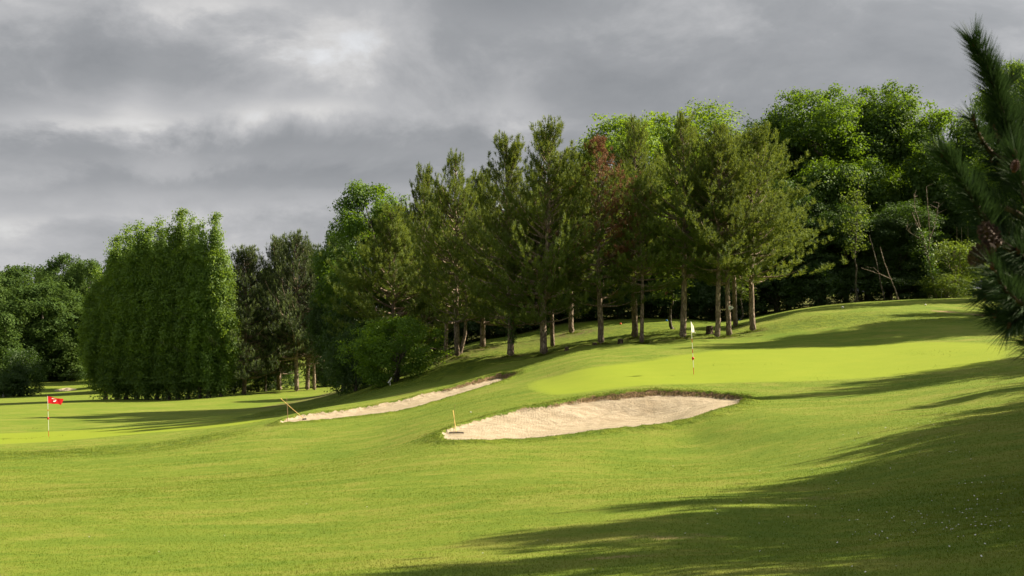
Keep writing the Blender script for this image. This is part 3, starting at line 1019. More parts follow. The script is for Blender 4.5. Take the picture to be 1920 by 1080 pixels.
def ivy_on(root, key, seed, h0, h1, r, n):
    rs = np.random.RandomState(seed)
    mb = MB()
    z = rs.uniform(h0, h1, n)
    a = rs.normal(.6, 1.1, n)
    rr = r * rs.uniform(.95, 1.7, n)
    pos = np.stack((np.cos(a) * rr, np.sin(a) * rr, z), -1)
    nr = unit(np.stack((np.cos(a), np.sin(a), np.full(n, .4)), -1) + rs.normal(0, .4, (n, 3)))
    leaves(mb, rs, pos, nr, .12, aspect=.9)
    return link('ivy', mb.mesh('ivy', [M['ivy']]), root)

# ------------------------------------------------------------------ the trees, where they stand
G1 = 'pines along the edge of the upper green'
pf = plant('pine_tree', 'pine_fork', 858, 81, 300, 62, 'two-stemmed dark pine forking at the ground beside the leafy bush', G1, rot=.2)
pi = plant('pine_tree', 'pine_b', 957, 77, 268, 78, 'pine with ivy climbing its reddish lower trunk, just left of the grassy crest', G1)
ivy_on(pi, 'pine_b', 71, .9, 4.0, .26, 420)
pj = plant('pine_tree', 'pine_b', 1020, 74, 240, 84, 'tallest bushy pine whose grey trunk foot is cut off by the crest of the green', G1, rot=1.1)
ivy_on(pj, 'pine_b', 72, 1.2, 3.2, .25, 200)
plant('pine_tree', 'pine_c', 1036, 80, 330, 60, 'slim dark trunked pine just behind the tallest bushy pine', G1)
plant('pine_tree', 'pine_a', 1072, 90, 290, 66, 'dark shaded pine set back on the lawn in a ring of fallen needles', G1)
plant('pine_tree', 'pine_dead', 1127, 74, 262, 74, 'pine with rusty brown dead needles down one side of its top', G1, rot=-.35)
plant('pine_tree', 'pine_a', 1190, 77.5, 236, 62, 'slender pine with a sunlit bare trunk close behind its darker neighbour', G1, rot=2.0)
plant('pine_tree', 'pine_c', 1203, 73, 345, 46, 'shorter pine with a dark trunk right of the small black stump', G1)
plant('pine_tree', 'pine_a', 1279, 73, 228, 74, 'tall straight pine behind the white flag', G1, rot=4.1)
plant('pine_tree', 'pine_c', 1345, 72, 246, 66, 'straight pine with bright edged trunk just right of the big cut stump', G1)
ps = plant('pine_tree', 'pine_a', 1368, 73, 285, 60, 'pine carrying the small arrow sign on its trunk', G1, rot=.9)
plant('pine_tree', 'pine_c', 1379, 81, 270, 62, 'leaning pine half hidden behind the pine with the arrow sign', G1, rot=3.0)
plant('pine_tree', 'pine_side', 1411, 75, 250, 88, 'sunlit pine at the right end of the group with low boughs reaching right', G1, rot=0.0)
plant('pine_tree', 'pine_low', 738, 90, 398, 84, 'broad grey green pine with pale upright shoots above the leafy bush', G1)
plant('pine_tree', 'pine_low', 795, 94, 326, 60, 'narrow topped pine rising behind the broad grey green pine', G1, rot=1.9)
plant('pine_tree', 'pine_c', 836, 84, 370, 46, 'thin stemmed pine between the leafy bush and the two-stemmed pine', G1)
plant('pine_tree', 'pine_b', 905, 86, 330, 62, 'pine with yellowish foliage filling the gap left of the ivy covered trunk', G1, rot=2.6)

G2 = 'broadleaved trees of the wood behind the pines'
plant('broadleaf_tree', 'maple_c', 700, 99, 332, 82, 'round bright topped leafy tree at the left end of the upper wood', G2, rot=1.0)
plant('broadleaf_tree', 'maple_b', 645, 104, 425, 52, 'lower dark leafy tree at the far left edge of the upper wood', G2)
plant('broadleaf_tree', 'ash_a', 1165, 100, 206, 92, 'bright yellow green leafy tree showing above the brown topped pine', G2)
plant('broadleaf_tree', 'ash_a', 1245, 104, 198, 88, 'bright green leafy tree behind the slender sunlit pine', G2)
plant('broadleaf_tree', 'ash_b', 1335, 107, 186, 76, 'airy pale tree with thin see-through top against the sky', G2)
plant('broadleaf_tree', 'maple_b', 1432, 108, 205, 72, 'dark leafy tree filling the gap right of the airy pale tree', G2)
plant('broadleaf_tree', 'maple_a', 1535, 104, 150, 108, 'largest dense leafy tree with big leaf clumps behind the mound', G2, rot=2.0)
plant('broadleaf_tree', 'maple_a', 1668, 108, 150, 100, 'big leafy tree with a reddish tinted flowering top beside the largest one', G2, rot=4.4)
plant('broadleaf_tree', 'maple_c', 1760, 103, 195, 84, 'yellow lit leafy tree behind the near pine branch', G2)
plant('broadleaf_tree', 'ash_a', 1915, 88, 98, 74, 'bright lime tree showing at the right edge above the near pine branch', G2)
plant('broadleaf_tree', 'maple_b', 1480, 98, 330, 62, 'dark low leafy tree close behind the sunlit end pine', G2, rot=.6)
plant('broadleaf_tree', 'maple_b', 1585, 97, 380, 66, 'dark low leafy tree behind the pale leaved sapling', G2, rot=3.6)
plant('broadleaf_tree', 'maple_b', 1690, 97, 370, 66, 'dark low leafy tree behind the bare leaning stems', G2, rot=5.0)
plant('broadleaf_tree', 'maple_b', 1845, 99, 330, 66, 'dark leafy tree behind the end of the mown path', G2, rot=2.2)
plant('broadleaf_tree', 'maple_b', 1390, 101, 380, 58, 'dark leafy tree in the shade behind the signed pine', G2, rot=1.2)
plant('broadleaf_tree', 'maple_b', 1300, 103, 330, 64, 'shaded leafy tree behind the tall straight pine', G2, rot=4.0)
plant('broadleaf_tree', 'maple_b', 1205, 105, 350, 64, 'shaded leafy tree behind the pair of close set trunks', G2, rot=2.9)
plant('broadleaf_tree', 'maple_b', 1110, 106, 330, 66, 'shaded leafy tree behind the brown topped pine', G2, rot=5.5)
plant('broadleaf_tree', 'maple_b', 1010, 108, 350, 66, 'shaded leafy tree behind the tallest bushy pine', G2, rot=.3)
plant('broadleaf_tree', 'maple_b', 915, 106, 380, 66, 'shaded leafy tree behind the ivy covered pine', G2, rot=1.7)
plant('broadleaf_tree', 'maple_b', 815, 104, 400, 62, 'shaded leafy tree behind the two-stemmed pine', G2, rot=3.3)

G3 = 'undergrowth shrubs along the foot of the wood'
ug = ['behind the sunlit end pine', 'left of the pale leaved sapling', 'between the sapling and the bare stems', 'right of the bare leaning stems', 'left of the dead twiggy tree', 'behind the signed pine', 'behind the big cut stump',
      'behind the tall straight pine', 'behind the blue tee marker', 'behind the orange tee marker', 'behind the brown topped pine', 'behind the dark shaded pine', 'behind the tallest bushy pine', 'behind the ivy covered trunk', 'behind the two-stemmed pine', 'beyond the leafy bush']
for k, (px, d, tp) in enumerate([(1455, 97, 490), (1535, 95, 490), (1615, 95.5, 500), (1685, 95, 505), (1735, 95, 500), (1385, 99, 520), (1325, 99, 530), (1270, 99.5, 520), (1215, 100, 530), (1160, 100, 535),
                                 (1105, 101, 540), (1050, 102, 545), (990, 101, 560), (930, 100, 570), (870, 99, 585), (800, 98, 600)]):
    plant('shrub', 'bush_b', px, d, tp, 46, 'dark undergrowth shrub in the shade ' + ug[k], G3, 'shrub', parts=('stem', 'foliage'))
plant('shrub', 'bush_a', 742, 79, 592, 72, 'large bright green spreading bush on the bank at the head of the shaded slope', 'bushes on the bank', 'bush', rot=.4, parts=('stem', 'foliage'))
plant('shrub', 'bush_b', 668, 84, 610, 44, 'dark bush at the foot of the bank left of the large bright bush', 'bushes on the bank', 'bush', parts=('stem', 'foliage'))
plant('shrub', 'bush_b', 655, 96, 560, 44, 'tall dark bush below the left end of the upper wood', 'bushes on the bank', 'bush', parts=('stem', 'foliage'))
plant('shrub', 'bush_b', 700, 88, 600, 46, 'dark bush tucked behind the large bright bush', 'bushes on the bank', 'bush', parts=('stem', 'foliage'))
plant('shrub', 'bush_c', 1792, 93, 440, 44, 'sunlit yellowish bush with loose leaves beside the dead twiggy tree', 'sunlit bushes by the path', 'bush', parts=('stem', 'foliage'))
plant('shrub', 'bush_c', 1775, 91, 510, 36, 'low sunlit bush with reddish twigs in front of the loose leaved bush', 'sunlit bushes by the path', 'bush', parts=('stem', 'foliage'))
plant('shrub', 'bush_c', 1838, 100, 545, 22, 'small bright bush at the far end of the mown path', 'sunlit bushes by the path', 'bush', parts=('stem', 'foliage'))
plant('sapling', 'sapling', 1605, 93, 318, 24, 'tall sapling with a thin curved stem and pale yellow green leaves', 'young trees at the wood edge', 'tree')
plant('sapling', 'sapling', 1258, 82, 470, 34, 'slender multi-stemmed young tree with sparse leaves left of the tall straight pine', 'young trees at the wood edge', 'tree')
plant('sapling', 'sapling', 1392, 92, 500, 26, 'young leafy shoot lit by the sun between the signed pine and the end pine', 'young trees at the wood edge', 'tree')

# the lower wood on the left
G4 = 'pines at the right end of the poplar row'
plant('pine_tree', 'pine_far_b', 458, 150, 476, 66, 'dark broad pine next to the poplar row on the lower fairway', G4)
plant('pine_tree', 'pine_far_b', 525, 158, 458, 52, 'pine with an open jagged top behind the bright leafy tree', G4, rot=2.0)
plant('pine_tree', 'pine_far_a', 557, 151, 452, 60, 'tall pine with a sunlit trunk on the lower fairway', G4)
plant('pine_tree', 'pine_far_a', 577, 154, 470, 54, 'pine with second sunlit trunk close beside the tall one', G4, rot=1.0)
plant('pine_tree', 'pine_far_a', 590, 153, 510, 54, 'outer pine with paler needles and the thinnest sunlit trunk', G4, rot=3.5)
plant('broadleaf_tree', 'ash_a', 498, 160, 496, 34, 'bright leafy tree wedged between the lower pines', 'leafy trees among the lower pines', rot=1)
plant('broadleaf_tree', 'ash_a', 632, 165, 535, 26, 'bright leafy tree at the right end of the lower pines', 'leafy trees among the lower pines', rot=2)
plant('broadleaf_tree', 'far_tree', 628, 215, 430, 40, 'pale distant tree glimpsed in the gap before the upper wood', 'leafy trees among the lower pines')
for k, (px, lab) in enumerate([(405, 'beside the poplars'), (440, 'left of the dark broad pine'), (485, 'right of the dark broad pine'), (520, 'left of the sunlit trunks'), (610, 'right of the sunlit trunks'), (640, 'against the foot of the bank')]):
    plant('shrub', 'bush_b', px, 163 + k % 2 * 4, 672, 32, 'dark shrub under the lower pines ' + lab, 'shrubs under the lower pines', 'shrub', parts=('stem', 'foliage'))
G5 = 'poplars in a dense row'
names = ['right end poplar with loose sunlit leaves', 'second poplar from the bright right end of the row', 'poplar with the highest feathery tip of the row', 'poplar just left of the highest tip', 'poplar in the middle of the dense row',
         'poplar left of the row middle with dark green face', 'poplar near the sloping left end of the row', 'second poplar from the drooping left end', 'left end poplar with boughs drooping to the ground']
row = [(402, 146, 428, 30), (379, 147, 440, 34), (361, 147.8, 430, 34), (341, 148.6, 422, 36), (322, 149.6, 446, 36), (303, 150.4, 436, 38), (283, 151.4, 452, 38), (264, 152.6, 442, 38), (244, 154, 448, 38), (226, 155.4, 468, 38), (207, 157, 484, 36), (186, 158.6, 520, 36)]
names[7:7] = ['poplar with a notch beside it on the left slope', 'poplar whose tip stands out on the left slope of the row', 'narrow poplar squeezed in left of the middle']
for k, (px, d, tp, hw) in enumerate(row):
    plant('poplar_tree', 'poplar_a' if k % 3 else 'poplar_b', px + 13, d, tp, hw, names[k], G5, rot=(k * 1.7) % 1.0 - .5)
G6 = 'distant trees beyond the far fairway'
for px, d, tp, hw, lab in [(85, 285, 528, 78, 'rounded distant tree with heavy leaf domes behind the far bunker'), (125, 300, 560, 62, 'distant leafy tree between the far bunker and the poplars'), (35, 300, 570, 62, 'distant leafy tree left of the rounded one'),
                           (40, 340, 494, 66, 'distant pale tree on the skyline at the left edge'), (-20, 330, 505, 60, 'distant tree cut by the left edge on the skyline'), (120, 390, 474, 44, 'farthest blue grey tree with the highest crown on the left skyline'), (165, 380, 484, 44, 'far blue grey tree peeping over the poplar row'),
                           (75, 400, 500, 50, 'far tree on the skyline between the two blue grey crowns'), (-90, 300, 520, 80, 'distant tree beyond the left edge')]:
    if px > -60:
        plant('broadleaf_tree', 'far_tree', px, d, tp, hw, lab, G6)
plant('shrub', 'far_shrub', 8, 212, 585, 44, 'big dark conical shrub at the left edge behind the red flag', 'shrubs by the far fairway', 'shrub', parts=('stem', 'foliage'))
plant('shrub', 'bush_b', 42, 207, 655, 32, 'rounded brownish bush right of the big conical shrub', 'shrubs by the far fairway', 'shrub', parts=('stem', 'foliage'))
plant('shrub', 'bush_b', 15, 203, 700, 30, 'low dark bush at the foot of the conical shrub', 'shrubs by the far fairway', 'shrub', parts=('stem', 'foliage'))
for px, tp, lab in [(90, 690, 'left'), (112, 694, 'middle'), (138, 690, 'right')]:
    plant('shrub', 'bush_b', px, 282, tp, 24, 'low trimmed hedge bush under the rounded distant tree, %s one of three' % lab, 'hedge bushes under the distant tree', 'hedge', parts=('stem', 'foliage'))

GW = 'woodland standing behind the poplars and the wood'
for px, d, tp, hw in [(1450, 128, 250, 90), (1540, 126, 215, 90), (1630, 128, 225, 90), (1720, 126, 230, 90), (1800, 124, 300, 90), (1880, 120, 280, 90), (1380, 130, 330, 80), (1300, 130, 330, 80), (1200, 130, 330, 80), (1100, 130, 340, 80), (1000, 132, 380, 80), (900, 130, 430, 80)]:
    plant('broadleaf_tree', 'maple_b', px, d, tp, hw, 'unseen tree added behind the poplars to shade the far fairway', GW)
for px, d, tp, hw in [(250, 205, 470, 66), (290, 225, 470, 60), (235, 250, 490, 56), (255, 275, 500, 56), (300, 300, 500, 56), (360, 215, 480, 60), (420, 225, 500, 60)]:  # unseen trees added behind the poplars as shadow casters for the far fairway
    plant('broadleaf_tree', 'far_tree', px, d, tp, hw, 'unseen tree added behind the poplars to shade the far fairway', GW)

# trees past the right edge of the frame whose shadows fall across the grass
GS = 'trees outside the frame that shade the grass'
TE = math.tan(math.radians(SUN_EL))
ca, sa = math.cos(math.radians(SUN_AZ)), math.sin(math.radians(SUN_AZ))
for tip, dist, half, key in [((860, 1082, 14.0), 19, 2.8, 'pine_low'), ((1060, 1010, 17.6), 19, 2.6, 'pine_low'), ((1230, 940, 20.6), 21, 2.0, 'pine_a'), ((1530, 880, 23.5), 20, 3.0, 'pine_low'), ((1660, 830, 29), 19, 3.0, 'pine_b'),
                             ((1860, 790, 34), 17, 2.6, 'pine_low'), ((1730, 756, 38.5), 20, 1.8, 'pine_a'), ((1430, 745, 44), 24, 2.0, 'pine_a'), ((1620, 722, 48), 21, 2.0, 'pine_low'), ((1300, 652, 64), 33, 3.4, 'maple_a'), ((1560, 630, 67), 25, 3.2, 'maple_b'),
                             ((1700, 602, 75), 21, 2.4, 'pine_low'), ((1080, 1250, 9.5), 16, 3.5, 'pine_low'), ((1500, 1300, 7.5), 13, 3.5, 'pine_low'), ((1600, 1010, 16.5), 14, 3.2, 'pine_low'), ((1880, 700, 47), 15, 2.6, 'pine_b'), ((2300, 560, 4.6), 14, 3.5, 'pine_low'), ((1430, 985, 18), 18, 3.4, 'pine_low'), ((1760, 870, 26), 17, 3.4, 'pine_low'), ((1800, 840, 30), 17, 3.2, 'pine_b')]:
    p = P(*tip)
    zt = zg(p[0], p[1])
    while True:
        x, y = p[0] + dist * ca, p[1] + dist * sa
        if (x - half * 1.75) / max(y, .1) > .412:
            break
        dist += .5
    z = zg(x, y)
    plant_at('pine_tree' if 'pine' in key else 'broadleaf_tree', key, x, y, z, zt + dist * TE - z, half, 'tree standing outside the right edge whose shadow falls across the grass', GS)

# ------------------------------------------------------------------ flags, rakes, stumps, markers, signs
def empty(name, loc, label, cat, group=None):
    o = bpy.data.objects.new(name, None)
    C.objects.link(o)
    o.location = loc
    return tag(o, label, cat, group)


def ball(mb, c, r, seg=14, rings=9, sq=1.0, mat=0):
    th = np.linspace(0, math.pi, rings)
    ph = np.linspace(0, 2 * math.pi, seg, endpoint=False)
    v = np.stack((np.sin(th)[:, None] * np.cos(ph), np.sin(th)[:, None] * np.sin(ph), np.repeat(np.cos(th)[:, None], seg, 1) * sq), -1) * r + np.array(c)
    i, j = np.meshgrid(np.arange(rings - 1), np.arange(seg), indexing='ij')
    f = np.stack((i * seg + j, (i + 1) * seg + j, (i + 1) * seg + (j + 1) % seg, i * seg + (j + 1) % seg), -1).reshape(-1, 4)
    mb.add(v.reshape(-1, 3), f, mat)


def box(mb, c, s, mat=0, bev=.12):
    """a box with chamfered upright edges"""
    x, y, z = np.array(s) / 2
    b = min(x, y) * bev * 2
    ring = np.array([(-x + b, -y), (x - b, -y), (x, -y + b), (x, y - b), (x - b, y), (-x + b, y), (-x, y - b), (-x, -y + b)])
    v = np.vstack([np.column_stack((ring, np.full(8, zz))) for zz in (-z, z)]) + np.array(c)
    k = np.arange(8)
    mb.add(v, np.stack((k, (k + 1) % 8, 8 + (k + 1) % 8, 8 + k), -1), mat)
    mb.add(v, [(0, 3, 2, 1), (0, 5, 4, 3), (0, 7, 6, 5)], mat)
    mb.add(v, [(8, 9, 10, 11), (8, 11, 12, 13), (8, 13, 14, 15)], mat)


def strip(mb, pts, w, y, thick=.004, mat=0):
    """a flat stroke of width w along (x, z) points, facing -y, with a little thickness"""
    pts = np.asarray(pts, float)
    t = unit(np.gradient(pts, axis=0))
    nrm = np.stack((-t[:, 1], t[:, 0]), -1) * w / 2
    a, b = pts + nrm, pts - nrm
    n = len(pts)
    yy = np.broadcast_to(np.asarray(y, float), (n,))
    v = np.vstack([np.column_stack((q[:, 0], yy + o, q[:, 1])) for q, o in ((a, 0), (b, 0), (a, thick), (b, thick))])
    k = np.arange(n - 1)
    mb.add(v, np.vstack((np.stack((k, k + 1, n + k + 1, n + k), -1), np.stack((2 * n + k, 3 * n + k, 3 * n + k + 1, 2 * n + k + 1), -1),
                         np.stack((k, 2 * n + k, 2 * n + k + 1, k + 1), -1), np.stack((n + k, n + k + 1, 3 * n + k + 1, 3 * n + k), -1))), mat)


def flagstick(base_px, d, pole_px, bands, ball_px, corners, cloth, wave, mark, mark_mat, label):
    x, y, z = ground_point(base_px[0], d)
    k = d / F

    def L(px, py):                        # photo pixel to metres beside / above the foot
        return ((px - base_px[0]) * k, (base_px[1] - py) * k)
    root = empty('golf_flag', (x, y, z), label, 'golf flag', 'golf flags')
    top = L(*pole_px)
    mb = MB()
    prev = 0.0
    for i, f in enumerate(bands):
        mb.tube([(top[0] * prev, 0, top[1] * prev - (.12 if prev == 0 else 0)), (top[0] * f, 0, top[1] * f)], .0115, 8, True, i % 2)
        prev = f
    link('pole', mb.mesh('pole', [M['red'], M['white']], True), root)
    mb = MB()
    bx, bz = L(*ball_px)
    ball(mb, (bx, 0, bz), .055, sq=1.12)
    mb.tube([(bx - .01, 0, bz - .085), (bx - .01, 0, bz - .05)], .02, 8)
    link('ball', mb.mesh('ball', [M['red']], True), root)
    # cloth: a rippled sheet between four corners
    nu, nv = 22, 12
    tl, bl, tr_, br = [np.array(L(*c)) for c in corners]
    u, v = np.meshgrid(np.linspace(0, 1, nu), np.linspace(0, 1, nv), indexing='ij')
    xz = ((1 - u) * (1 - v))[..., None] * tl + ((1 - u) * v)[..., None] * bl + (u * (1 - v))[..., None] * tr_ + (u * v)[..., None] * br
    sag = .02 * np.sin(u * 9 + v * 2)

    def depth(u, v):
        return wave * np.sin(u * 7.5 + v * 2.2) * u + wave * .5 * np.sin(u * 14 - v * 3) * u - .015
    yaw = 1.8
    yy = depth(u, v) + (xz[..., 0] - tl[0]) * yaw
    fr = np.stack((xz[..., 0], yy, xz[..., 1] + sag * u), -1).reshape(-1, 3)
    bk = fr + np.array((0, .004, 0))
    i, j = np.meshgrid(np.arange(nu - 1), np.arange(nv - 1), indexing='ij')
    q = np.stack((i * nv + j, i * nv + j + 1, (i + 1) * nv + j + 1, (i + 1) * nv + j), -1).reshape(-1, 4)
    mb = MB()
    mb.add(np.vstack((fr, bk)), np.vstack((q, q[:, ::-1] + nu * nv)))
    fl = link('flag', mb.mesh('flag', [cloth], True), root)
    pts = np.array([L(*p) for p in mark[0]])
    uu = np.clip((pts[:, 0] - tl[0]) / (tr_[0] - tl[0] + 1e-6), 0, 1)
    mb = MB()
    strip(mb, pts, mark[1] * k, depth(uu, .5) + (pts[:, 0] - tl[0]) * yaw - .022, .006)
    link('number', mb.mesh('number', [mark_mat]), fl)
    return root


flagstick((1300.5, 703), 53, (1295.3, 604), (.13, .28, .31, .40, .48, .60, .67, 1.0), (1299, 673), ((1295.4, 604), (1296.6, 624), (1302.5, 613.5), (1306.5, 625)),
          M['white_cloth'], .05, ([(1301.2, 615.6), (1302.6, 616), (1303.2, 617.2), (1302.6, 618.4), (1303.6, 619.3)], .8), M['pink'], 'white cloth golf flag on a thin pole with a red ball on the upper green')
flagstick((94.5, 820), 67, (91, 744), (.15, .43, .46, .62, .67, 1.0), (92.8, 786), ((91, 744.3), (91.6, 757.5), (108.8, 752), (107, 762)),
          M['red_cloth'], .07, ([(96.2, 749.2), (98.2, 749.6), (100.2, 751), (101.3, 752.8), (100.4, 754.3), (98.8, 755), (97.8, 754.4)], 1.5), M['white'], 'red golf flag with a white number on a banded pole on the lower green')


def rake(head_px, d, top_px, d2, width, ang, label):
    x, y, z = ground_point(head_px[0], d)
    root = empty('bunker_rake', (x, y, z + .03), label, 'rake', 'bunker rakes')
    tp = P(top_px[0], top_px[1], d2) - np.array((x, y, z + .03))
    mb = MB()
    mb.tube([(0, 0, 0), tp * .5 + np.array((0, 0, -.01)), tp], [.013, .012, .012], 8)
    mb.tube([tp * .93, tp * 1.005], .015, 8)
    link('handle', mb.mesh('handle', [M['yellow_wood']], True), root)
    mb = MB()
    c, s = math.cos(ang), math.sin(ang)
    w = width / 2
    mb.tube([(-w * c, -w * s, .02), (0, 0, .03), (w * c, w * s, .02)], [.014, .018, .014], 8)
    for t in np.linspace(-w, w, 13):
        mb.tube([(t * c, t * s, .02), (t * c - .02 * s, t * s + .02 * c, -.06)], [.010, .006], 5)
    link('head', mb.mesh('head', [M['black']], True), root)
    return root


rake((856, 810), 40.2, (849.5, 770), 41.6, .46, -.22, 'yellow handled bunker rake standing in the left end of the broad bunker')
rake((572, 783.5), 57.2, (526, 747), 56.6, .22, .9, 'yellow handled bunker rake leaning aslant over the tip of the narrow bunker')
for (bx, d, tx, ty, lab) in [(541, 56.4, 537.2, 745, 'thin brown stake standing in the tip of the narrow bunker'), (850.5, 40.0, 853, 758, 'very thin pale stake standing beside the rake in the broad bunker')]:
    x, y, z = ground_point(bx, d)
    tp = P(tx, ty, d + .2) - np.array((x, y, z))
    mb = MB()
    rr = .012 if d > 50 else .005
    mb.tube([(0, 0, -.1), tp * .5 + np.array((rr, 0, 0)), tp], [rr, rr, rr * .6], 6)
    o = link('stake', mb.mesh('stake', [M['brown_wood']], True))
    o.location = (x, y, z)
    tag(o, lab, 'stake', 'thin stakes in the bunkers')


def stump(px, d, h, r, label, tilt=0.0, seed=1):
    rs = np.random.RandomState(seed)
    x, y, z = ground_point(px, d)
    root = empty('tree_stump', (x, y, z), label, 'tree stump', 'cut tree stumps')
    seg = 22
    a = np.linspace(0, 2 * math.pi, seg, endpoint=False)
    wob_ = 1 + .07 * np.sin(a * 3 + seed) + .04 * np.sin(a * 7 + 2 * seed) + rs.normal(0, .015, seg)
    hs = [-.12, 0, .12 * h, .5 * h, .97 * h, h]
    rs_ = [1.38, 1.28, 1.10, 1.0, .98, .94]
    rows = [np.column_stack((np.cos(a) * r * k * wob_, np.sin(a) * r * k * wob_, np.full(seg, hh) + (tilt * np.cos(a) * r if hh > .9 * h else 0))) for hh, k in zip(hs, rs_)]
    mb = MB()
    i, j = np.meshgrid(np.arange(len(hs) - 1), np.arange(seg), indexing='ij')
    mb.add(np.vstack(rows), np.stack((i * seg + j, i * seg + (j + 1) % seg, (i + 1) * seg + (j + 1) % seg, (i + 1) * seg + j), -1).reshape(-1, 4))
    link('bark', mb.mesh('bark', [M['stump_side']], True), root)
    mb = MB()
    top = rows[-1].copy()
    mid = top * .55
    mid[:, 2] = h + .012
    mb.add(np.vstack((top, mid, [(0, 0, h + .016)])), np.vstack((np.stack((np.arange(seg), (np.arange(seg) + 1) % seg, seg + (np.arange(seg) + 1) % seg, seg + np.arange(seg)), -1),)))
    mb.add(np.vstack((mid, [(0, 0, h + .016)])), np.stack((np.arange(seg), (np.arange(seg) + 1) % seg, np.full(seg, seg)), -1))
    link('cut_face', mb.mesh('cut_face', [M['stump_top']]), root)


stump(1330, 75, .46, .19, 'largest cut tree stump with a pale sawn top right of the white flag', .05, 1)
stump(1163, 72.5, .29, .15, 'small dark tree stump left of the close set pine trunks', 0, 2)
stump(1062.5, 71.5, .20, .11, 'lowest dark stump on the crest right of the tallest bushy pine', .1, 3)
stump(1115, 73.2, .13, .13, 'flat dark stump touching the foot of the brown topped pine', 0, 4)


def marker(px, d, mat, label, r=.075):
    x, y, z = ground_point(px, d)
    mb = MB()
    ball(mb, (0, 0, r * .75), r, sq=.85)
    mb.tube([(0, 0, -.08), (0, 0, r * .3)], r * .22, 8)
    o = link('tee_marker', mb.mesh('tee_marker', [mat], True))
    o.location = (x, y, z)
    tag(o, label, 'tee marker', 'tee markers')


marker(1580, 80.5, M['white'], 'larger white tee marker on the mound below the pale leaved sapling', .085)
marker(1735.5, 81.5, M['white'], 'small white tee marker on the mound left of the sunlit bush', .06)
marker(1250, 92, M['blue'], 'blue tee marker left of the tall straight pine', .085)
marker(1388, 92, M['blue'], 'blue tee marker in the shade right of the signed pine', .085)
marker(1163.5, 92, M['orange'], 'orange red tee marker above the small dark stump', .085)

# golf ball near the narrow bunker
x, y, z = ground_point(882.5, 45.6)
mb = MB()
ball(mb, (0, 0, .02), .0215)
ball(mb, (.035, .01, .012), .012, 8, 6, .5)
o = link('golf_ball', mb.mesh('golf_ball', [M['white']], True))
o.location = (x, y, z + .012)
tag(o, 'tiny white golf ball lying on the grass above the rake in the broad bunker', 'golf ball')

# arrow board on the pine trunk
d = 72.62
k = d / F
c = P(1370.5, 577, d)
root = empty('arrow_sign', tuple(c), 'small pale arrow sign with a dark number fixed to a pine trunk', 'sign')
out = np.array([(-4.3, -3.6), (2.2, -3.0), (5.4, .2), (2.2, 3.2), (-4.3, 3.6)]) * k
mb = MB()
v = np.vstack((np.column_stack((out[:, 0], np.zeros(5), out[:, 1])), np.column_stack((out[:, 0], np.full(5, .02), out[:, 1]))))
mb.add(v, [(0, 1, 2), (0, 2, 4), (2, 3, 4), (7, 6, 5), (9, 7, 5), (9, 8, 7)])
mb.add(v, [(i, 5 + i, 5 + (i + 1) % 5, (i + 1) % 5) for i in range(5)])
link('board', mb.mesh('board', [M['sign']]), root)
mb = MB()
strip(mb, np.array([(-2.5, 1.4), (-2.2, 1.7), (-2.2, -1.7)]) * k, .7 * k, -.006)
th = np.linspace(0.4, 6.6, 12)
strip(mb, np.column_stack((.1 + .95 * np.cos(th), -.75 + .95 * np.sin(th))) * k, .75 * k, -.006)
strip(mb, np.array([(-.85, -.6), (-.6, .8), (.5, 1.9)]) * k, .7 * k, -.006)
link('number', mb.mesh('number', [M['sign_ink']]), root)

# tilted white board on a stake at the foot of the bush
d = 77.0
k = d / F
x, y, z = ground_point(732, d)
root = empty('notice_board', (x, y, z), 'small tilted white board on a short stake under the large bright bush', 'sign')
mb = MB()
mb.tube([(0, 0, -.1), (.0, 0, .22)], .02, 8)
link('post', mb.mesh('post', [M['sign']], True), root)
mb = MB()
v = np.array([(-.16, 0, .10), (-.10, 0, .06), (.10, 0, .34), (.08, 0, .42)])
mb.add(np.vstack((v + (0, -.02, .08), v + (0, .0, .08))), [(0, 1, 2, 3), (7, 6, 5, 4), (0, 4, 5, 1), (1, 5, 6, 2), (2, 6, 7, 3), (3, 7, 4, 0)])
link('board', mb.mesh('board', [M['white']]), root)

# white post on the far fairway
x, y, z = ground_point(8.5, 205)
mb = MB()
mb.tube([(0, 0, -.3), (0, 0, .72)], .12, 10)
mb.tube([(0, 0, .72), (0, 0, .76)], [.13, .09], 10)
o = link('marker_post', mb.mesh('marker_post', [M['white']], True))
o.location = (x, y, z)
tag(o, 'short white marker post on the far fairway in front of the conical shrub', 'post')

# things at the end of the path on the right
x, y, z = ground_point(1766, 92)
mb = MB()
box(mb, (0, 0, .62), (.30, .05, .27))
mb.tube([(0, .03, -.1), (0, .03, .62)], .025, 8)
o = link('pale_panel', mb.mesh('pale_panel', [M['sign']]))
o.location = (x, y, z)
tag(o, 'small pale panel on a post in the shade left of the sunlit bush', 'panel')
x, y, z = ground_point(1820.5, 96)
mb = MB()
box(mb, (0, 0, .35), (.36, .3, .75))
box(mb, (0, 0, .75), (.42, .36, .07))
o = link('litter_bin', mb.mesh('litter_bin', [M['grey_metal']]))
o.location = (x, y, z)
tag(o, 'dim teal litter bin beside the mown path right of the sunlit bush', 'litter bin')
x, y, z = ground_point(1856.5, 99)
mb = MB()
mb.tube([(0, 0, -.1), (-.03, 0, 1.0)], .055, 8)
box(mb, (-.03, 0, .78), (.14, .05, .42))
o = link('blue_post', mb.mesh('blue_post', [M['blue']], True))
o.location = (x, y, z + .1)
tag(o, 'slim blue post at the far end of the mown path', 'post')

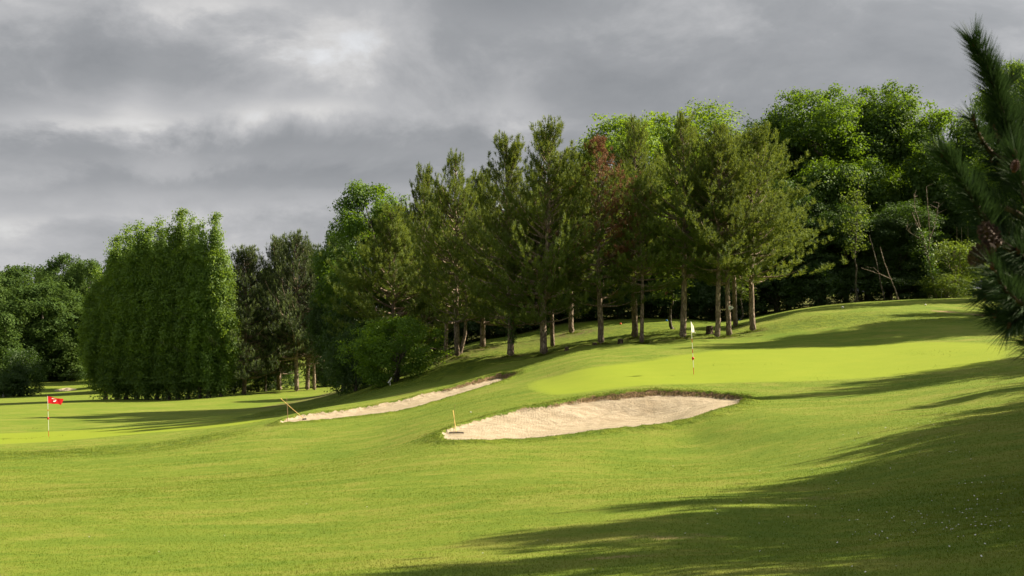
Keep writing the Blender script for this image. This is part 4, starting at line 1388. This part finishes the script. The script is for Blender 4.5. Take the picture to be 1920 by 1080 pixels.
# bare stems at the wood edge
def bare(name, base, d, lines, label, r, mat, seed, twigs=0):
    rs = np.random.RandomState(seed)
    x, y, z = ground_point(base[0], d)
    k = d / F
    b0 = P(base[0], base[1], d)
    dz = b0[2] - z
    mb = MB()
    for ln, rr in lines:
        pts = np.array([((px - base[0]) * k, (py2), (base[1] - py) * k + dz) for (px, py, py2) in ln])
        u = np.linspace(0, len(pts) - 1, 3 * len(pts))
        pts = np.stack([np.interp(u, np.arange(len(pts)), pts[:, q]) for q in range(3)], -1)
        pts[1:-1] += rs.normal(0, .012, (len(pts) - 2, 3))
        mb.tube(pts, np.linspace(rr, rr * .4, len(pts)), 7)
        for _ in range(twigs):
            i = rs.randint(len(pts) // 2, len(pts))
            dv = unit(rs.normal(size=3) * np.array((.8, .8, .3)) + np.array((0, 0, .9)))
            L = rs.uniform(.25, .8)
            mb.tube([pts[i], pts[i] + dv * L * .5, pts[i] + dv * L + rs.normal(0, .06, 3)], [.022, .016, .006], 5)
    root = empty(name, (x, y, z), label, 'tree', 'bare stems at the wood edge')
    link('trunk', mb.mesh('trunk', [mat], True), root)
    return root


D = 92.0
bare('bare_tree', (1688, 571), D, [([(1688, 575, 0), (1680, 545, 0), (1670, 518, .1), (1660, 490, .2), (1654, 462, .3)], .055), ([(1672, 523, .1), (1652, 515, -.1), (1634, 509, -.2), (1613, 502, -.3)], .035), ([(1650, 514, -.1), (1640, 503, -.1), (1626, 500, 0)], .02)],
     'pale bare leaning stem with one long side branch', .05, M['pale_wood'], 5)
bare('bare_tree', (1662, 571), D + .8, [([(1662, 575, 0), (1655, 545, 0), (1648, 510, 0), (1640, 470, .1), (1633, 440, .2)], .06)], 'dull bare stem just left of the pale leaning one', .05, M['bark_grey'], 6)
dt = bare('bare_tree', (1760, 565), D - 1, [([(1760, 575, 0), (1751, 535, 0), (1745, 500, 0), (1738, 465, 0), (1728, 430, .1), (1714, 398, .2)], .07), ([(1741, 480, 0), (1745, 440, -.1), (1742, 400, -.1), (1738, 350, -.2)], .05), ([(1732, 450, 0), (1716, 440, .1), (1702, 430, .1)], .035),
     ([(1744, 450, -.1), (1755, 420, 0), (1764, 380, .1)], .035), ([(1728, 425, 0), (1718, 390, 0), (1716, 362, 0)], .03)], 'dead twiggy tree with forked bleached branches and ivy on its stem', .06, M['pale_wood'], 7, 5)
rs = np.random.RandomState(77)
k = (D - 1) / F
hh = rs.uniform(.8, 5.0, 700)
mb = MB()
pos = np.stack((np.interp(hh, [0, 1.4, 2.6, 4, 5.2], [0, -.34, -.57, -.84, -1.2]) + rs.normal(0, .24, 700), rs.normal(0, .24, 700), hh), -1)
leaves(mb, rs, pos, unit(rs.normal(size=(700, 3)) + np.array((.3, -.4, .6))), .16, aspect=.9)
link('ivy', mb.mesh('ivy', [M['ivy']]), dt)
for px, lab in [(1797, 'left'), (1806, 'middle'), (1818, 'right')]:
    bare('bare_tree', (px, 565), 95.5, [([(px, 575, 0), (px + 1, 540, 0), (px - 1, 480, .1), (px + 1, 425, .2)], .04)], 'thin bare stem behind the sunlit bush, %s one of three' % lab, .04, M['pale_wood'], px)

# ------------------------------------------------------------------ near pine branch at the right edge
def near_pine():
    rs = np.random.RandomState(9)
    gx, gy = 2.75, 5.3
    gz = zg(gx, gy)
    root = empty('pine_tree', (gx, gy, gz), 'near dark pine reaching long needled shoots and cones in from the right edge', 'tree')
    o3 = np.array((gx, gy, gz))
    br, nd = MB(), MB()
    br.tube(np.array([(0, 0, -.3), (0, 0, 0), (.02, .02, .8), (-.02, .05, 1.8), (0, .05, 2.9), (.03, 0, 3.6)]), [.15, .12, .10, .085, .05, .015], 12)
    shoots = [  # base, tip, needle length, needle count, weight
        ((1890, 300, 4.55), (1826, 84, 4.40), .115, 1250), ((1872, 262, 4.5), (1898, 150, 4.55), .10, 420), ((1885, 300, 4.5), (1826, 222, 4.3), .11, 360),
        ((1870, 450, 4.3), (1768, 290, 4.1), .12, 1050), ((1935, 440, 4.4), (1903, 290, 4.3), .115, 420), ((1945, 580, 4.3), (1862, 500, 4.1), .12, 420), ((1960, 640, 4.5), (1880, 560, 4.4), .12, 420),
        ((1965, 560, 4.4), (1895, 610, 4.3), .12, 360), ((1960, 330, 4.6), (1905, 215, 4.6), .115, 360), ((1900, 470, 4.3), (1850, 400, 4.4), .11, 260), ((1965, 480, 4.5), (1905, 400, 4.6), .12, 420),
        ((1960, 250, 4.8), (1930, 160, 4.8), .11, 260), ((1900, 330, 4.6), (1862, 300, 4.5), .11, 240), ((1930, 520, 4.6), (1880, 470, 4.7), .12, 360), ((1975, 400, 4.7), (1935, 330, 4.7), .12, 300), ((1980, 600, 4.7), (1915, 520, 4.7), .12, 400), ((1950, 470, 4.4), (1862, 445, 4.5), .12, 420), ((1955, 545, 4.4), (1850, 555, 4.4), .12, 420), ((1900, 395, 4.5), (1838, 345, 4.5), .11, 300), ((1965, 375, 4.5), (1915, 330, 4.4), .12, 420), ((1985, 520, 4.5), (1910, 470, 4.3), .12, 460), ((1960, 300, 4.5), (1880, 250, 4.6), .115, 360), ((1985, 610, 4.4), (1905, 570, 4.3), .12, 420), ((1990, 450, 4.8), (1900, 440, 4.8), .12, 420), ((1930, 480, 4.4), (1868, 395, 4.4), .12, 520), ((1960, 520, 4.6), (1880, 520, 4.6), .12, 520), ((1960, 600, 4.5), (1868, 590, 4.4), .115, 520), ((1905, 340, 4.5), (1866, 235, 4.5), .115, 480), ((1940, 360, 4.6), (1890, 330, 4.6), .12, 480), ((1985, 560, 4.7), (1925, 500, 4.7), .12, 480), ((1895, 300, 4.55), (1858, 150, 4.5), .115, 420), ((1990, 650, 4.6), (1925, 640, 4.5), .12, 260)]
    for b, t, ln, n in shoots:
        B, T = P(*b) - o3, P(*t) - o3
        u = np.linspace(0, 1, 6)[:, None]
        side = unit(np.cross(T - B, np.array((0, 1.0, 0)))) * .03
        pts = B + (T - B) * u + side * (u * (1 - u)) * 4 * rs.uniform(-1, 1)
        br.tube(pts, np.linspace(.011, .004, 6), 7)
        q = rs.uniform(0.05, 1, n) ** .85
        pos = np.stack([np.interp(q, u[:, 0], pts[:, k]) for k in range(3)], -1)
        ax = np.tile(unit((T - B)[None]), (n, 1))
        rnd = unit(rs.normal(size=(n, 3)))
        rad = unit(rnd - ax * (rnd * ax).sum(-1, keepdims=True))
        op = (.95 - .55 * q)[:, None] * rs.uniform(.75, 1.25, (n, 1))
        dr = unit(ax + rad * op)
        L = ln * rs.uniform(.75, 1.12, (n, 1))
        sd_ = unit(np.cross(dr, rs.normal(size=(n, 3)))) * .0011
        mid = pos + dr * L * .55 + rad * .002
        end = pos + dr * L - np.array((0, 0, .006)) + rad * .006
        v = np.stack((pos - sd_, pos + sd_, mid + sd_, end, mid - sd_), 1).reshape(-1, 3)
        i = np.arange(n) * 5
        nd.add(v, np.stack((i, i + 1, i + 2, i + 4), -1))
        nd.add(v, np.stack((i + 4, i + 2, i + 3), -1))
        bd = MB()
        ball(bd, (0, 0, 0), .008, 10, 7, 1.8)
        bo = link('bud', bd.mesh('bud', [M['bud']], True), root)
        bo.location = tuple(T + unit((T - B)[None])[0] * .006)
        # limb back to the trunk
        h = np.clip(B[2] - .35, .5, 3.2)
        E = np.array((0, .04, h))
        m_ = (B + E) / 2 + np.array((0, 0, -.04))
        uu = np.linspace(0, 1, 6)[:, None]
        br.tube((1 - uu) ** 2 * E + 2 * uu * (1 - uu) * m_ + uu ** 2 * B, np.linspace(.024, .011, 6), 7)
    # more shoots round the rest of the crown, outside the frame
    for _ in range(60):
        a = rs.uniform(-1.9, 1.9)
        h = rs.uniform(.9, 3.4)
        L = (1.15 - .25 * h) * rs.uniform(.6, 1.1) + .1
        E = np.array((0, .03, h))
        T = E + np.array((math.cos(a) * L, math.sin(a) * L, L * .45))
        if True:
            br.tube([E, (E + T) / 2 - np.array((0, 0, .04)), T], [.018, .012, .004], 6)
            n = 170
            q = rs.uniform(.35, 1, n)
            pos = E + (T - E) * q[:, None]
            ax = np.tile(unit((T - E)[None]), (n, 1))
            dr = unit(ax + unit(rs.normal(size=(n, 3))) * .8)
            sd_ = unit(np.cross(dr, rs.normal(size=(n, 3)))) * .0014
            nd.add(np.stack((pos - sd_, pos + sd_, pos + dr * .12), 1).reshape(-1, 3), np.arange(3 * n).reshape(-1, 3))
    link('trunk', br.mesh('trunk', [M['stump_side']], True), root)
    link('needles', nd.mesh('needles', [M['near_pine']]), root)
    for px, py, d_, r, ax in [(1857, 442, 4.2, .034, (-.5, -.3, .5)), (1842, 476, 4.15, .036, (-.7, -.3, -.4)), (1840, 262, 4.5, .014, (-.5, -.2, -.3)), (1903, 312, 4.25, .015, (0, -.4, .6))]:
        mb = MB()
        a = unit(np.array(ax, float)[None])[0]
        e1 = unit(np.cross(a, np.array((0, 0, 1.0)))[None])[0]
        e2 = np.cross(a, e1)
        for i in range(60):
            t = (i + .5) / 60
            ang = i * 2.39996
            rr = r * math.sin(math.pi * (.12 + .8 * t)) ** .8
            o_ = math.cos(ang) * e1 + math.sin(ang) * e2
            base = a * (t - .5) * r * 2.7 + o_ * rr * .55
            tipp = a * (t - .5) * r * 2.7 + o_ * rr * 1.05 + a * r * .25
            s_ = np.cross(o_, a) * r * .24
            mb.add([base - s_ * .5, base + s_ * .5, tipp + s_, tipp - s_, tipp + a * r * .1 + o_ * r * .08], [(0, 1, 2, 3)])
            mb.add([tipp + s_, tipp - s_, tipp + a * r * .18, base + a * r * .3], [(0, 1, 2, 3)])
        mb.tube([-a * r * 1.3, a * r * 1.2], [r * .5, r * .4], 8)
        c_ = link('cone', mb.mesh('cone', [M['cone'] if r > .03 else M['bud']]), root)
        c_.location = tuple(P(px, py, d_) - o3)


near_pine()

# ------------------------------------------------------------------ grass, rough and daisies
def view_scatter(rs, n, d0, d1, power, wide=.46):
    """points on the ground before the camera, thinner with distance"""
    u = rs.uniform(size=n)
    d = (d0 ** power + u * (d1 ** power - d0 ** power)) ** (1 / power)
    return d * rs.uniform(-wide, wide, n), d


def blades(mb, rs, x, y, h, w, lean=.45, mat=0):
    n = len(x)
    z = zga(x, y)
    a = rs.uniform(0, 6.283, n)
    h = h * rs.uniform(.55, 1.25, n)
    s = np.stack((np.cos(a), np.sin(a), np.zeros(n)), -1) * (w * .5)[:, None]
    b = rs.uniform(0, 6.283, n)
    ln = h * lean * rs.uniform(.2, 1.5, n)
    tip = np.stack((np.cos(b) * ln, np.sin(b) * ln, h), -1)
    p = np.stack((x, y, z - .008), -1)
    v = np.stack((p - s, p + s, p + tip), 1).reshape(-1, 3)
    mb.add(v, np.arange(3 * n).reshape(-1, 3), mat)


rs = np.random.RandomState(5)
mb = MB()
x, y = view_scatter(rs, 620000, 9.5, 64, .85)
ok = (grab(SS, x, y) < -.02) & (grab(G, x, y) < 0)
keep = rs.uniform(size=len(x)) < np.clip((66 - y) / 30, 0, 1)
x, y = x[ok & keep], y[ok & keep]
hgt = (.024 + .003 * noise2(x * .8, y * .8, 21)) * (1 + .6 * grab(ROUGH, x, y))
blades(mb, rs, x, y, np.clip(hgt, .012, .08), .0040 + .00042 * y, .8)
tag(link('grass', mb.mesh('grass', [M['blade']])), kind='stuff')

mb = MB()
# tufts along the bunker rims, the banks and the crest
for S_, yr, xr, n in ((S1, (34, 48), (-6, 10), 90000), (S2, (52, 68), (-14, 3), 90000)):
    x, y = rs.uniform(*xr, n), rs.uniform(*yr, n)
    s_ = grab(S_, x, y)
    l_ = grab(LIP, x, y)
    ok = (s_ > -.42) & (s_ < .06 + l_ * .25) & (rs.uniform(size=n) < np.clip(1.1 + s_ * 2.2, 0, 1)) & (grab(G, x, y) < -.1)
    x, y, l_ = x[ok], y[ok], l_[ok]
    dry_ = rs.uniform(size=len(x)) < (.12 + l_ * .9)
    blades(mb, rs, x[~dry_], y[~dry_], np.where(l_[~dry_] > .05, .09, .045), np.full((~dry_).sum(), .014), .8, 0)
    blades(mb, rs, x[dry_], y[dry_], np.where(l_[dry_] > .05, .10, .04), np.full(dry_.sum(), .014), 1.0, 1)
for q_ in PBASE:
    p_ = P(q_[0], 630, q_[1])
    n = 420
    a_, r_ = rs.uniform(0, 6.283, n), .24 + rs.exponential(.16, n)
    x, y = p_[0] + np.cos(a_) * r_, p_[1] + np.sin(a_) * r_
    dry_ = rs.uniform(size=n) < .35
    blades(mb, rs, x[~dry_], y[~dry_], np.full((~dry_).sum(), .13), np.full((~dry_).sum(), .022), .6, 0)
    blades(mb, rs, x[dry_], y[dry_], np.full(dry_.sum(), .09), np.full(dry_.sum(), .022), 1.2, 1)
n = 420000
x, y = view_scatter(rs, n, 10, 82, 1.0)
r_ = grab(ROUGH, x, y)
ok = (rs.uniform(size=n) < (r_ - .3) * .9 * (.5 + .8 * noise2(x * .9, y * .9, 33))) & (grab(SS, x, y) < -.05)
x, y = x[ok], y[ok]
blades(mb, rs, x, y, np.full(len(x), .065), .004 + .00022 * y, .7, 0)
tag(link('rough_grass', mb.mesh('rough_grass', [M['rough_blade'], M['dry_blade']])), kind='stuff')

mb = MB()
for px, py, sx, sy, n in [(1720, 818, 70, 22, 60), (1790, 990, 70, 14, 55), (1690, 962, 80, 14, 30), (1640, 880, 110, 20, 26), (1840, 905, 60, 40, 40), (1560, 1010, 200, 30, 40), (1640, 1012, 25, 5, 14), (1880, 740, 40, 20, 24), (1850, 980, 60, 30, 40), (1500, 930, 120, 40, 24), (700, 990, 500, 60, 14)]:
    for _ in range(n):
        h_ = hit(rs.normal(px, sx), rs.normal(py, sy), 9)
        if h_ is None or h_[1] > 60:
            continue
        c = np.array((h_[0], h_[1], zg(h_[0], h_[1]) + .045))
        r = rs.uniform(.006, .010)
        a = np.arange(8) * math.pi / 4
        tl_ = rs.normal(0, .35, 2)
        ring = np.stack((np.cos(a) * r, np.sin(a) * r, (np.cos(a) * tl_[0] + np.sin(a) * tl_[1]) * r + .002), -1)
        mb.add(np.vstack((ring, [(0, 0, 0)])) + c, np.stack((np.arange(8), (np.arange(8) + 1) % 8, np.full(8, 8)), -1))
        mb.tube([c - np.array((0, 0, .05)), c], .0012, 3, False, 1)
tag(link('daisies', mb.mesh('daisies', [M['daisy'], M['blade']])), kind='stuff')
